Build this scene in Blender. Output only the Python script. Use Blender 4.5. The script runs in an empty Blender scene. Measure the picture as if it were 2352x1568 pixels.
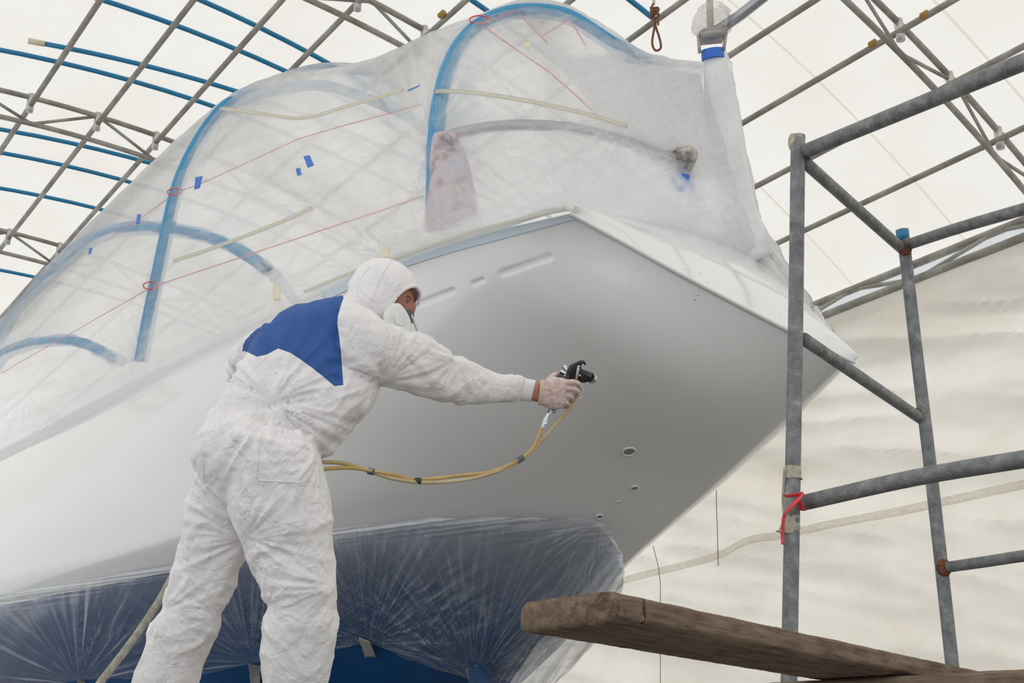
import bpy, bmesh, math, random
import numpy as np
from mathutils import Vector, Matrix
from mathutils.bvhtree import BVHTree
random.seed(7)
PI = math.pi
COL = bpy.context.scene.collection
# ------------------------------------------------------------------ camera model
F = 2800.0; CX, CY = 1176.0, 784.0
HC = 1.30                                   # camera height above the shed floor
PITCH = math.atan(1076.0 / F)
_c, _s = math.cos(PITCH), math.sin(PITCH)
CAM = np.array([0, 0, HC])
def ray(x, y):
    cx = (x - CX) / F; cy = (CY - y) / F
    return np.array([cx, _c - cy * _s, _s + cy * _c])
def P(x, y, Z):                              # point seen at (x, y), Z metres along the optical axis
    return CAM + ray(x, y) * Z
def proj(V):
    V = np.asarray(V, float) - CAM
    z = V[..., 1] * _c + V[..., 2] * _s
    u = -V[..., 1] * _s + V[..., 2] * _c
    return np.stack([CX + F * V[..., 0] / z, CY - F * u / z, z], -1)
_a = ray(-1000, 1860); AX = _a / np.linalg.norm(_a)          # long axis of the shed
TR = np.array([AX[1], -AX[0], 0.0])                          # across the shed
UP = np.array([0, 0, 1.0])
def S(t, a, h):                              # shed coordinates: across, along, height above the camera
    return CAM + TR * t + AX * a + UP * h
# ------------------------------------------------------------------ helpers
def tag(o, label=None, cat=None, group=None, kind=None):
    if label: o['label'] = label
    if cat: o['category'] = cat
    if group: o['group'] = group
    if kind: o['kind'] = kind
    return o
def empty(name, loc, label=None, cat=None, group=None):
    o = bpy.data.objects.new(name, None); COL.objects.link(o)
    o.location = Vector(loc); o.empty_display_size = 0.1
    return tag(o, label, cat, group)
def mesh_obj(name, V, Fc, mat, parent=None, smooth=True):
    me = bpy.data.meshes.new(name)
    V = np.asarray(V, float)
    org = np.zeros(3)
    if parent is None and len(V):
        org = V.mean(0)
    elif parent is not None:
        org = np.array(parent.location)
    me.from_pydata((V - org).tolist(), [], [tuple(int(i) for i in f) for f in Fc])
    if smooth: me.polygons.foreach_set('use_smooth', [True] * len(me.polygons))
    if mat: me.materials.append(mat)
    me.update()
    o = bpy.data.objects.new(name, me); COL.objects.link(o)
    if parent is None: o.location = Vector(org)
    else:
        o.parent = parent
    # children of a child: keep world position
    if parent is not None and parent.parent is not None:
        pass
    return o
def sub(o, parent):                          # make o (built in world space without a parent) a child of parent
    w = Vector(o.location); q = parent; tot = Vector((0, 0, 0))
    while q is not None:
        tot += q.location; q = q.parent
    o.location = w - tot; o.parent = parent
    return o
class MB:
    def __init__(s): s.V = []; s.F = []; s.n = 0
    def add(s, V, Fc):
        V = np.asarray(V, float); s.V.append(V)
        s.F += [tuple(i + s.n for i in f) for f in Fc]; s.n += len(V); return s
    def build(s, name, mat, parent=None, smooth=True):
        o = mesh_obj(name, np.concatenate(s.V), s.F, mat, None, smooth)
        if parent is not None: sub(o, parent)
        return o
def catmull(pts, n):
    pts = np.asarray(pts, float)
    if len(pts) < 3: 
        t = np.linspace(0, 1, n)[:, None]; return pts[0] * (1 - t) + pts[-1] * t
    E = np.vstack([2 * pts[0] - pts[1], pts, 2 * pts[-1] - pts[-2]])
    m = len(pts) - 1
    u = np.linspace(0, m, n); k = np.minimum(u.astype(int), m - 1); t = (u - k)[:, None]
    p0, p1, p2, p3 = E[k], E[k + 1], E[k + 2], E[k + 3]
    return .5 * (2 * p1 + (p2 - p0) * t + (2 * p0 - 5 * p1 + 4 * p2 - p3) * t * t + (3 * p1 - p0 - 3 * p2 + p3) * t ** 3)
def frames(C):
    C = np.asarray(C, float); T = np.gradient(C, axis=0); T /= np.linalg.norm(T, axis=1)[:, None] + 1e-12
    n = np.cross(T[0], [0.3, 0.2, 1.0]); n /= np.linalg.norm(n) + 1e-12
    N = []
    for t in T:
        n = n - t * n.dot(t); n /= np.linalg.norm(n) + 1e-12; N.append(n)
    N = np.array(N); return T, N, np.cross(T, N)
def tube_data(C, r, seg=12, cap=True, flat=1.0):
    C = np.asarray(C, float); n = len(C); r = np.broadcast_to(np.asarray(r, float), (n,))
    T, N, B = frames(C)
    a = np.linspace(0, 2 * PI, seg, endpoint=False)
    V = C[:, None] + r[:, None, None] * (np.cos(a)[None, :, None] * N[:, None] + flat * np.sin(a)[None, :, None] * B[:, None])
    V = V.reshape(-1, 3); Fc = []
    for i in range(n - 1):
        for j in range(seg):
            k = (j + 1) % seg
            Fc.append((i * seg + j, i * seg + k, (i + 1) * seg + k, (i + 1) * seg + j))
    if cap:
        Fc.append(tuple(range(seg))[::-1]); Fc.append(tuple((n - 1) * seg + j for j in range(seg)))
    return V, Fc
def hollow_data(C, r, wall=.004, seg=16):
    C = np.asarray(C, float)
    V1, F1 = tube_data(C, r, seg, False); V2, F2 = tube_data(C, r - wall, seg, False)
    n = len(V1); Fc = list(F1) + [tuple(i + n for i in f[::-1]) for f in F2]
    m = len(C)
    for j in range(seg):
        k = (j + 1) % seg
        Fc.append((k, j, j + n, k + n)); e = (m - 1) * seg
        Fc.append((e + j, e + k, e + k + n, e + j + n))
    return np.vstack([V1, V2]), Fc
def tube(name, C, r, mat, parent=None, seg=12, n=None, flat=1.0):
    C = np.asarray(C, float)
    if n: C = catmull(C, n)
    if np.ndim(r) and len(r) != len(C):
        r = np.interp(np.linspace(0, 1, len(C)), np.linspace(0, 1, len(r)), r)
    return MB().add(*tube_data(C, r, seg, True, flat)).build(name, mat, parent)
def box_data(c, X, Y, Z):                    # centre + half-extent vectors
    c = np.asarray(c, float); V = [c + sx * np.asarray(X) + sy * np.asarray(Y) + sz * np.asarray(Z) for sx in (-1, 1) for sy in (-1, 1) for sz in (-1, 1)]
    return np.array(V), [(0, 1, 3, 2), (4, 6, 7, 5), (0, 4, 5, 1), (2, 3, 7, 6), (0, 2, 6, 4), (1, 5, 7, 3)]
def prism_data(pts, d):                      # closed polygon (3D) extruded by vector d
    pts = np.asarray(pts, float); n = len(pts); V = np.vstack([pts - d, pts + d])
    Fc = [tuple(range(n))[::-1], tuple(range(n, 2 * n))] + [(i, (i + 1) % n, (i + 1) % n + n, i + n) for i in range(n)]
    return V, Fc
def bevel(o, w, seg=2):
    m = o.modifiers.new('bevel', 'BEVEL'); m.width = w; m.segments = seg; m.limit_method = 'ANGLE'; return o
def ellipsoid_data(c, X, Y, Z, nu=24, nv=14):
    V = []; Fc = []
    for i in range(nv + 1):
        th = PI * i / nv
        for j in range(nu):
            ph = 2 * PI * j / nu
            V.append(np.asarray(c) + np.asarray(X) * math.sin(th) * math.cos(ph) + np.asarray(Y) * math.sin(th) * math.sin(ph) + np.asarray(Z) * math.cos(th))
    for i in range(nv):
        for j in range(nu):
            k = (j + 1) % nu
            Fc.append((i * nu + j, (i + 1) * nu + j, (i + 1) * nu + k, i * nu + k))
    return np.array(V), Fc
# ---- vectorised gradient noise
_rng = np.random.RandomState(11)
_perm = _rng.permutation(256); _perm = np.concatenate([_perm, _perm, _perm])
_g = _rng.normal(size=(256, 3)); _g /= np.linalg.norm(_g, axis=1)[:, None]
def noise(p):
    p = np.asarray(p, float); i = np.floor(p).astype(int); f = p - i; i &= 255
    u = f * f * f * (f * (f * 6 - 15) + 10)
    def gr(dx, dy, dz):
        h = _perm[_perm[_perm[(i[..., 0] + dx) & 255] + ((i[..., 1] + dy) & 255)] + ((i[..., 2] + dz) & 255)]
        return (_g[h] * (f - np.array([dx, dy, dz]))).sum(-1)
    L = lambda a, b, t: a + t * (b - a)
    x, y, z = u[..., 0], u[..., 1], u[..., 2]
    return 1.6 * L(L(L(gr(0, 0, 0), gr(1, 0, 0), x), L(gr(0, 1, 0), gr(1, 1, 0), x), y),
             L(L(gr(0, 0, 1), gr(1, 0, 1), x), L(gr(0, 1, 1), gr(1, 1, 1), x), y), z)
def ridge(p): return 1 - 2 * np.abs(noise(p))
def net(grid, nu, nv):                       # grid[rows][cols] of 3D points -> smooth (nv, nu, 3) surface
    G = np.asarray(grid, float)
    A = np.stack([catmull(G[r], nu) for r in range(G.shape[0])])
    return np.stack([catmull(A[:, c], nv) for c in range(nu)], 1)
def grid_faces(nv, nu, flip=False):
    i = np.arange(nv - 1)[:, None] * nu + np.arange(nu - 1)[None]
    q = np.stack([i, i + 1, i + nu + 1, i + nu], -1).reshape(-1, 4)
    return q[:, ::-1] if flip else q
def fast_mesh(name, V, Q, mat, parent=None, uv=None, attr=None, smooth=True):
    me = bpy.data.meshes.new(name); V = np.asarray(V, float); org = V.mean(0)
    n = len(Q)
    me.vertices.add(len(V)); me.vertices.foreach_set('co', (V - org).ravel())
    me.loops.add(n * 4); me.loops.foreach_set('vertex_index', np.asarray(Q, np.int32).ravel())
    me.polygons.add(n); me.polygons.foreach_set('loop_start', np.arange(0, 4 * n, 4, dtype=np.int32))
    me.update(calc_edges=True)
    me.polygons.foreach_set('use_smooth', np.full(n, smooth, bool))
    if uv is not None:
        l = me.uv_layers.new(name='uv'); l.data.foreach_set('uv', np.asarray(uv)[np.asarray(Q).ravel()].ravel())
    if attr is not None:
        for k, a in attr.items():
            at = me.attributes.new(k, 'FLOAT', 'POINT'); at.data.foreach_set('value', np.asarray(a, np.float32).ravel())
    me.materials.append(mat); me.update(); me.validate()
    o = bpy.data.objects.new(name, me); COL.objects.link(o); o.location = Vector(org)
    if parent is not None: sub(o, parent)
    return o
def bvh_of(V, Q): return BVHTree.FromPolygons([Vector(v) for v in V], [tuple(int(i) for i in q) for q in Q])
def hit(b, x, y):
    r = Vector(ray(x, y)).normalized(); h = b.ray_cast(Vector(CAM), r)
    if h[0] is None: return None
    n = h[1]; n = -n if n.dot(r) > 0 else n
    return np.array(h[0]), np.array(n)
# ------------------------------------------------------------------ materials
def newmat(name):
    m = bpy.data.materials.new(name); m.use_nodes = True; nt = m.node_tree; nt.nodes.clear()
    out = nt.nodes.new('ShaderNodeOutputMaterial'); return m, nt, out
def N(nt, typ, **kw):
    n = nt.nodes.new(typ)
    for k, v in kw.items():
        if k.startswith('i_'):
            key = k[2:].replace('_', ' ')
            n.inputs[int(key) if key.isdigit() else key].default_value = v
        else: setattr(n, k, v)
    return n
def ramp(nt, fac, stops):
    r = nt.nodes.new('ShaderNodeValToRGB'); e = r.color_ramp.elements
    while len(e) < len(stops): e.new(0.5)
    for k, (p, c) in zip(e, stops): k.position = p; k.color = (*c, 1) if len(c) == 3 else c
    nt.links.new(fac, r.inputs[0]); return r
def pbr(name, col, rough=.5, metal=0, spec=.5, noise_cols=None, nscale=8, bump=0, bscale=30, stretch=(1, 1, 1), coat=0, coat_rough=.05, detail=6, sss=0):
    m, nt, out = newmat(name); b = N(nt, 'ShaderNodeBsdfPrincipled')
    b.inputs['Base Color'].default_value = (*col, 1); b.inputs['Roughness'].default_value = rough
    b.inputs['Metallic'].default_value = metal; b.inputs['Specular IOR Level'].default_value = spec
    b.inputs['Coat Weight'].default_value = coat; b.inputs['Coat Roughness'].default_value = coat_rough
    if sss:
        b.inputs['Subsurface Weight'].default_value = sss; b.inputs['Subsurface Radius'].default_value = (.02, .008, .004)
    tc = N(nt, 'ShaderNodeTexCoord'); mp = N(nt, 'ShaderNodeMapping'); mp.inputs['Scale'].default_value = stretch
    nt.links.new(tc.outputs['Object'], mp.inputs[0])
    if noise_cols:
        n = N(nt, 'ShaderNodeTexNoise'); n.inputs['Scale'].default_value = nscale; n.inputs['Detail'].default_value = detail; n.inputs['Roughness'].default_value = .65
        nt.links.new(mp.outputs[0], n.inputs['Vector'])
        r = ramp(nt, n.outputs['Fac'], noise_cols); nt.links.new(r.outputs[0], b.inputs['Base Color'])
    if bump:
        n2 = N(nt, 'ShaderNodeTexNoise'); n2.inputs['Scale'].default_value = bscale; n2.inputs['Detail'].default_value = 5
        nt.links.new(mp.outputs[0], n2.inputs['Vector'])
        bp = N(nt, 'ShaderNodeBump'); bp.inputs['Strength'].default_value = bump; bp.inputs['Distance'].default_value = .01
        nt.links.new(n2.outputs['Fac'], bp.inputs['Height']); nt.links.new(bp.outputs[0], b.inputs['Normal'])
    nt.links.new(b.outputs[0], out.inputs[0]); return m
def film_mat(name, base=.35, wr=.35, tint=(.9, .92, .95), gloss=.25, rough=.22, su=40, sv=6, translucent=.55, bump=.3, blur=0.0, bior=1.12, brough=.4):
    """thin clear plastic: transparent where smooth, milky along its folds and where haze is painted in"""
    m, nt, out = newmat(name); L = nt.links.new
    uv = N(nt, 'ShaderNodeUVMap', uv_map='uv')
    def streak(sx, sy, rot, sc=1, det=4, dist=.6):
        mp = N(nt, 'ShaderNodeMapping'); mp.inputs['Scale'].default_value = (sx, sy, 1); mp.inputs['Rotation'].default_value = (0, 0, rot)
        L(uv.outputs[0], mp.inputs[0]); n = N(nt, 'ShaderNodeTexNoise'); n.inputs['Scale'].default_value = sc; n.inputs['Detail'].default_value = det
        n.inputs['Distortion'].default_value = dist; L(mp.outputs[0], n.inputs['Vector']); return n.outputs['Fac']
    a = streak(su, sv, 0.0); b = streak(sv * .6, su, .35, 1, 3); c = streak(sv, sv, 0, 1.2, 3)
    def ridged(x):
        s = N(nt, 'ShaderNodeMath', operation='SUBTRACT'); L(x, s.inputs[0]); s.inputs[1].default_value = .5
        q = N(nt, 'ShaderNodeMath', operation='ABSOLUTE'); L(s.outputs[0], q.inputs[0])
        r = N(nt, 'ShaderNodeMapRange'); r.inputs['From Min'].default_value = 0; r.inputs['From Max'].default_value = .06; r.inputs['To Min'].default_value = 1; r.inputs['To Max'].default_value = 0
        L(q.outputs[0], r.inputs['Value']); return r.outputs[0]
    ra, rb = ridged(a), ridged(b)
    mx = N(nt, 'ShaderNodeMath', operation='MAXIMUM'); L(ra, mx.inputs[0]); L(rb, mx.inputs[1])
    ml = N(nt, 'ShaderNodeMath', operation='MULTIPLY'); L(mx.outputs[0], ml.inputs[0]); L(c, ml.inputs[1])
    at = N(nt, 'ShaderNodeAttribute', attribute_name='fold')
    f1 = N(nt, 'ShaderNodeMath', operation='MULTIPLY_ADD'); L(ml.outputs[0], f1.inputs[0]); f1.inputs[1].default_value = wr; f1.inputs[2].default_value = base
    f2 = N(nt, 'ShaderNodeMath', operation='ADD'); f2.use_clamp = True; L(f1.outputs[0], f2.inputs[0]); L(at.outputs['Fac'], f2.inputs[1])
    bp = N(nt, 'ShaderNodeBump'); bp.inputs['Strength'].default_value = bump; bp.inputs['Distance'].default_value = .01
    hs = N(nt, 'ShaderNodeMath', operation='ADD'); L(a, hs.inputs[0]); L(b, hs.inputs[1]); L(hs.outputs[0], bp.inputs['Height'])
    tr = N(nt, 'ShaderNodeBsdfTransparent'); tr.inputs[0].default_value = (.985, .985, .99, 1)
    clear = tr.outputs[0]
    if blur:
        rf = N(nt, 'ShaderNodeBsdfRefraction'); rf.inputs['Color'].default_value = (.985, .985, .99, 1); rf.inputs['Roughness'].default_value = brough; rf.inputs['IOR'].default_value = bior
        bm_ = N(nt, 'ShaderNodeMixShader'); bm_.inputs[0].default_value = blur; L(tr.outputs[0], bm_.inputs[1]); L(rf.outputs[0], bm_.inputs[2]); clear = bm_.outputs[0]
    df = N(nt, 'ShaderNodeBsdfDiffuse'); df.inputs[0].default_value = (*tint, 1); tl = N(nt, 'ShaderNodeBsdfTranslucent'); tl.inputs[0].default_value = (*tint, 1)
    mm = N(nt, 'ShaderNodeMixShader'); mm.inputs[0].default_value = translucent; L(df.outputs[0], mm.inputs[1]); L(tl.outputs[0], mm.inputs[2])
    gl = N(nt, 'ShaderNodeBsdfGlossy'); gl.inputs['Roughness'].default_value = rough
    for q in (df, tl, gl): L(bp.outputs[0], q.inputs['Normal'])
    m1 = N(nt, 'ShaderNodeMixShader'); L(f2.outputs[0], m1.inputs[0]); L(clear, m1.inputs[1]); L(mm.outputs[0], m1.inputs[2])
    lw = N(nt, 'ShaderNodeFresnel'); ge = N(nt, 'ShaderNodeNewGeometry'); io = N(nt, 'ShaderNodeMath', operation='MULTIPLY_ADD'); L(ge.outputs['Backfacing'], io.inputs[0]); io.inputs[1].default_value = 1 / 1.4 - 1.4; io.inputs[2].default_value = 1.4; L(io.outputs[0], lw.inputs['IOR']); L(bp.outputs[0], lw.inputs['Normal'])
    gg = N(nt, 'ShaderNodeMath', operation='MULTIPLY_ADD'); gg.use_clamp = True; L(lw.outputs[0], gg.inputs[0]); gg.inputs[1].default_value = gloss * 2.2; gg.inputs[2].default_value = gloss * .12
    m2 = N(nt, 'ShaderNodeMixShader'); L(gg.outputs[0], m2.inputs[0]); L(m1.outputs[0], m2.inputs[1]); L(gl.outputs[0], m2.inputs[2])
    L(m2.outputs[0], out.inputs[0]); return m
def fabric_mat(name, col, stain, tl=.6, seams=(), bump=.1, sw=.02, bs=3.0, seamcol=(.76, .72, .60)):
    m, nt, out = newmat(name); L = nt.links.new
    tc = N(nt, 'ShaderNodeTexCoord')
    n = N(nt, 'ShaderNodeTexNoise'); n.inputs['Scale'].default_value = .8; n.inputs['Detail'].default_value = 8; n.inputs['Roughness'].default_value = .6
    L(tc.outputs['Object'], n.inputs['Vector'])
    r = ramp(nt, n.outputs['Fac'], [(.35, stain), (.6, col)]); c = r.outputs[0]
    sp = N(nt, 'ShaderNodeSeparateXYZ'); L(tc.outputs['Object'], sp.inputs[0])
    for v in seams:
        s = N(nt, 'ShaderNodeMath', operation='SUBTRACT'); L(sp.outputs['Y'], s.inputs[0]); s.inputs[1].default_value = v
        q = N(nt, 'ShaderNodeMath', operation='ABSOLUTE'); L(s.outputs[0], q.inputs[0])
        k = N(nt, 'ShaderNodeMath', operation='LESS_THAN'); L(q.outputs[0], k.inputs[0]); k.inputs[1].default_value = sw
        mx = N(nt, 'ShaderNodeMix', data_type='RGBA'); L(k.outputs[0], mx.inputs[0]); L(c, mx.inputs[6]); mx.inputs[7].default_value = (*seamcol, 1); c = mx.outputs[2]
    d = N(nt, 'ShaderNodeBsdfDiffuse'); t = N(nt, 'ShaderNodeBsdfTranslucent'); L(c, d.inputs[0]); L(c, t.inputs[0])
    if bump:
        n2 = N(nt, 'ShaderNodeTexNoise'); n2.inputs['Scale'].default_value = bs; n2.inputs['Detail'].default_value = 7
        L(tc.outputs['Object'], n2.inputs['Vector']); bp = N(nt, 'ShaderNodeBump'); bp.inputs['Strength'].default_value = bump; bp.inputs['Distance'].default_value = .15
        L(n2.outputs['Fac'], bp.inputs['Height']); L(bp.outputs[0], d.inputs['Normal']); L(bp.outputs[0], t.inputs['Normal'])
    mm = N(nt, 'ShaderNodeMixShader'); mm.inputs[0].default_value = tl; L(d.outputs[0], mm.inputs[1]); L(t.outputs[0], mm.inputs[2])
    L(mm.outputs[0], out.inputs[0]); return m
galv = pbr('galvanised_steel', (.2, .2, .2), .55, .15, .4, [(.3, (.12, .128, .132)), (.48, (.20, .21, .215)), (.62, (.28, .29, .29)), (.74, (.46, .47, .47))], 24, .4, 90, detail=10)
roofsteel = pbr('old_roof_steel', (.25, .24, .22), .6, .1, .4, [(.35, (.22, .21, .18)), (.55, (.36, .35, .31)), (.7, (.5, .49, .45))], 3, .1, 30)
bright_steel = pbr('bright_steel', (.6, .59, .56), .4, .6)
rust = pbr('rust', (.16, .06, .035), .8, 0, .3, [(.35, (.08, .03, .02)), (.6, (.25, .1, .05))], 60, .5, 90)
bluepipe = pbr('blue_pipe', (.012, .20, .40), .45)
hoopblue = pbr('pale_blue_pipe', (.03, .27, .50), .45)
white_tape = pbr('masking_tape', (.72, .66, .48), .6, bump=.2)
grey_tape = pbr('grey_tape', (.42, .42, .40), .6, bump=.2)
blue_tape = pbr('blue_tape', (.03, .16, .62), .5)
skyblue_tape = pbr('pale_blue_tape', (.66, .78, .88), .5)
redstring = pbr('red_string', (.75, .12, .10), .7)
dark = pbr('dark_plastic', (.012, .012, .015), .35)
chrome = pbr('chrome', (.75, .77, .80), .18, 1)
# ------------------------------------------------------------------ shed
H = 8.0; TC = .445 * H; RR = 1.70 * H; HCN = H - RR
PHI_E = math.radians(33.2)
def prof(phi): return TC + RR * math.sin(phi), HCN + RR * math.cos(phi)
TW, HE = prof(PHI_E); TWL = prof(-PHI_E)[0]
A0, A1 = -6.0, 26.0
def on_roof(x, y, off=0):                    # shed coordinates of the roof point seen at (x, y)
    r = ray(x, y); t, a, h = r @ TR, r @ AX, r[2]; R = RR - off
    A = t * t + h * h; B = -2 * (t * TC + h * HCN); C = TC * TC + HCN * HCN - R * R
    s = (-B + math.sqrt(B * B - 4 * A * C)) / (2 * A)
    return s * t, s * a, s * h
def phi_of(t, h): return math.atan2(t - TC, h - HCN)
shed_rot = Matrix(((TR[0], AX[0], 0), (TR[1], AX[1], 0), (0, 0, 1))).to_4x4()
def shed_local(name, V, Q, mat, kind='structure', uv=None, parent=None):   # V in shed coordinates; the object keeps the shed's axes
    o = fast_mesh(name, V, Q, mat, None, uv); l = o.location.copy()
    o.matrix_world = Matrix.Translation(Vector(CAM)) @ shed_rot @ Matrix.Translation(l)
    if kind: o['kind'] = kind
    return o
seams = [on_roof(1974, 279)[1], on_roof(2276, 143)[1], on_roof(1817, 500)[1]]
ns, na = 70, 90
ph = np.linspace(-PHI_E, PHI_E, ns); aa = np.linspace(A0, A1, na)
amid = (A0 + A1) / 2
V = np.array([[TC + RR * math.sin(p), a, HCN + RR * math.cos(p)] for p in ph for a in aa])
per = 1.95
sl = sorted(set([round(s, 2) for s in seams]))
M_roof = fabric_mat('roof_fabric', (.90, .882, .835), (.87, .842, .775), .78, [s - amid for s in sl], .05, .014)
# amid offset: mesh is centred on its mean, whose along-coordinate is amid
ceiling = shed_local('ceiling', V, grid_faces(ns, na), M_roof)
M_wall = fabric_mat('wall_cloth', (.90, .87, .80), (.83, .78, .69), .45, [], .35, .02, 1.3)
M_gable = fabric_mat('gable_cloth', (.94, .945, .95), (.92, .92, .92), .85)
FLOOR = -HC
def wall_long(name, t, h0, h1, sgn, mat, folds=True, a0=A0, a1=A1, nu=420, nv=150):
    A, Hh = np.meshgrid(np.linspace(a0, a1, nu), np.linspace(h0, h1, nv))
    d = np.zeros_like(A)
    if folds:
        q = np.stack([A * .22 + .2 * Hh, Hh * 1.5 - .42 * A, 0 * A], -1)
        d = .16 * ridge(q * 1.0) + .07 * ridge(q * 2.3 + 9) + .012 * ridge(np.stack([A * 3, Hh * 4, 0 * A], -1))
        d = np.clip(d, -.10, 1) * np.clip((Hh + 1.5) / 5, .3, 1) * np.clip((h1 - Hh) / .5, .15, 1)
    V = np.stack([t - sgn * (.18 + d), A, Hh], -1).reshape(-1, 3)
    return shed_local(name, V, grid_faces(nv, nu, sgn > 0), mat)
wall_r = wall_long('wall_right', TW, FLOOR, 5.42, 1, M_wall)
# pale translucent strip between the cloth and the roof
V = np.array([[TW, a, h] for h in (4.6, HE) for a in (A0, A1)]); M_strip = fabric_mat('strip_fabric', (.80, .83, .84), (.76, .79, .80), .6, [], 0)
shed_local('trim_1', V, grid_faces(2, 2, True), M_strip)
wall_l = wall_long('wall_left', TWL, FLOOR, HE, -1, M_gable, False, nu=40, nv=20)
def gable(name, a, hole=None):
    tt = [prof(p) for p in np.linspace(-PHI_E, PHI_E, 40)]
    me_pts = [(t, a, h) for t, h in tt] + [(TW, a, FLOOR), (TWL, a, FLOOR)]
    bm = bmesh.new(); vs = [bm.verts.new(Vector(S(*p))) for p in me_pts]; f = bm.faces.new(vs)
    bmesh.ops.triangulate(bm, faces=[f]); me = bpy.data.meshes.new(name); bm.to_mesh(me); bm.free()
    me.materials.append(M_gable); o = bpy.data.objects.new(name, me); COL.objects.link(o); o['kind'] = 'structure'; return o
gable('wall_far', A1); gable('wall_near', A0)
M_floor = pbr('concrete_floor', (.2, .2, .2), .8, noise_cols=[(.3, (.15, .145, .135)), (.7, (.24, .23, .21))], nscale=1.2, bump=.2)
Vf = np.array([S(t, a, FLOOR) for a in (A0, A1) for t in (TWL, TW)]); fl = mesh_obj('floor', Vf, [(0, 1, 3, 2)], M_floor); fl['kind'] = 'structure'
# --- ribs: two-chord tubular arches
_ra = lambda x, y: on_roof(x, y, off=.16)[1]
RIBS = [('nearest roof arch, at the right behind the scaffold', _ra(2072, 61)), ('roof arch crossing above the plastic canopy at top', _ra(985, 75)), ('roof arch at upper left, above the canopy shoulder', _ra(235, 270)), ('farthest roof arch, low at the left edge', _ra(50, 540))]
print('ribs', RIBS)
purlin_px = [((75, 235),), ((235, 270),), ((375, 308),), ((690, 140),), ((1010, 55),), ((1500, 52),), ((1760, 73),), ((1940, 146),), ((1935, 324),), ((2000, 458),)]
PUR = []
for (q,) in purlin_px:
    t, a, h = on_roof(*q, off=.27); PUR.append(phi_of(t, h))
# one more hidden behind the canopy, and the run beyond the ridge to the left
PUR.insert(5, (PUR[4] + PUR[5]) / 2)
def arc(a, p0, p1, off, n=60):
    return [S(TC + (RR - off) * math.sin(p), a, HCN + (RR - off) * math.cos(p)) for p in np.linspace(p0, p1, n)]
step = (PUR[-1] - PUR[0]) / 10
for k, (lab, a) in enumerate(RIBS):
    root = empty('roof_arch', S(TC, a, H), lab.replace('roof arch', 'grey tubular roof arch'), 'truss', 'tubular arches under the tent roof')
    tube('upper_chord', arc(a, -PHI_E, PHI_E, .16, 90), .032, roofsteel, root, 8)
    low = arc(a, -PHI_E + .02, PHI_E - .035, .50, 80)
    # the inner chord bends down into the wall post
    low += [S(TW - .40, a, HE - .55), S(TW - .34, a, HE - .70), S(TW - .10, a, HE - .95)]
    tube('lower_chord', low, .031, roofsteel, root, 8)
    tube('post', [S(TW - .04, a, HE - .1), S(TW - .04, a, 3.5)], .036, roofsteel, root, 8)
    ps = np.arange(PUR[1] - 12 * step, PHI_E + step, step)      # upper nodes at every other purlin
    for i, (pa, pb) in enumerate(zip(ps[:-1], ps[1:])):
        if pa < -PHI_E or pb > PHI_E: continue
        oa, ob_ = (.16, .50) if i % 2 == 0 else (.50, .16)
        tube('brace', [arc(a, pa, pa, oa, 1)[0], arc(a, pb, pb, ob_, 1)[0]], .019, roofsteel, root, 6)
    for p in PUR:
        c = arc(a, p, p, .22, 1)[0]
        tube('coupler', [c - UP * .13, c + UP * .10], .042, bright_steel, root, 8)
names = ['first', 'second', 'third', 'fourth', 'fifth', 'sixth', 'seventh', 'eighth', 'ninth', 'tenth', 'eleventh', 'twelfth']
for i, p in enumerate(PUR):
    c0 = S(TC + (RR - .27) * math.sin(p), A0, HCN + (RR - .27) * math.cos(p)); c1 = c0 + AX * (A1 - A0)
    o = tube('roof_purlin', [c0, c1], .031, roofsteel, None, 10)
    tag(o, 'grey steel purlin running the length of the roof, %s counted from the left' % names[i], 'purlin', 'long roof purlins')
# eave truss along the right wall
ev = empty('eave_truss', S(TW - .1, 8, HE - .3), 'grey lattice girder where the right wall cloth meets the roof', 'truss')
tube('top_chord', [S(TW - .10, A0, HE - .10), S(TW - .10, A1, HE - .10)], .045, roofsteel, ev, 8)
tube('bottom_chord', [S(TW - .22, A0, 5.44), S(TW - .22, A1, 5.44)], .045, roofsteel, ev, 8)
tube('middle_chord', [S(TW - .16, A0, 5.10 + .16), S(TW - .16, A1, 5.26)], .02, roofsteel, ev, 8)
k = A0
while k < A1:
    tube('brace', [S(TW - .22, k, 5.44), S(TW - .10, k + .95, HE - .1)], .025, roofsteel, ev, 6)
    tube('brace', [S(TW - .10, k + .95, HE - .1), S(TW - .22, k + 1.9, 5.44)], .025, roofsteel, ev, 6); k += 1.9
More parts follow.
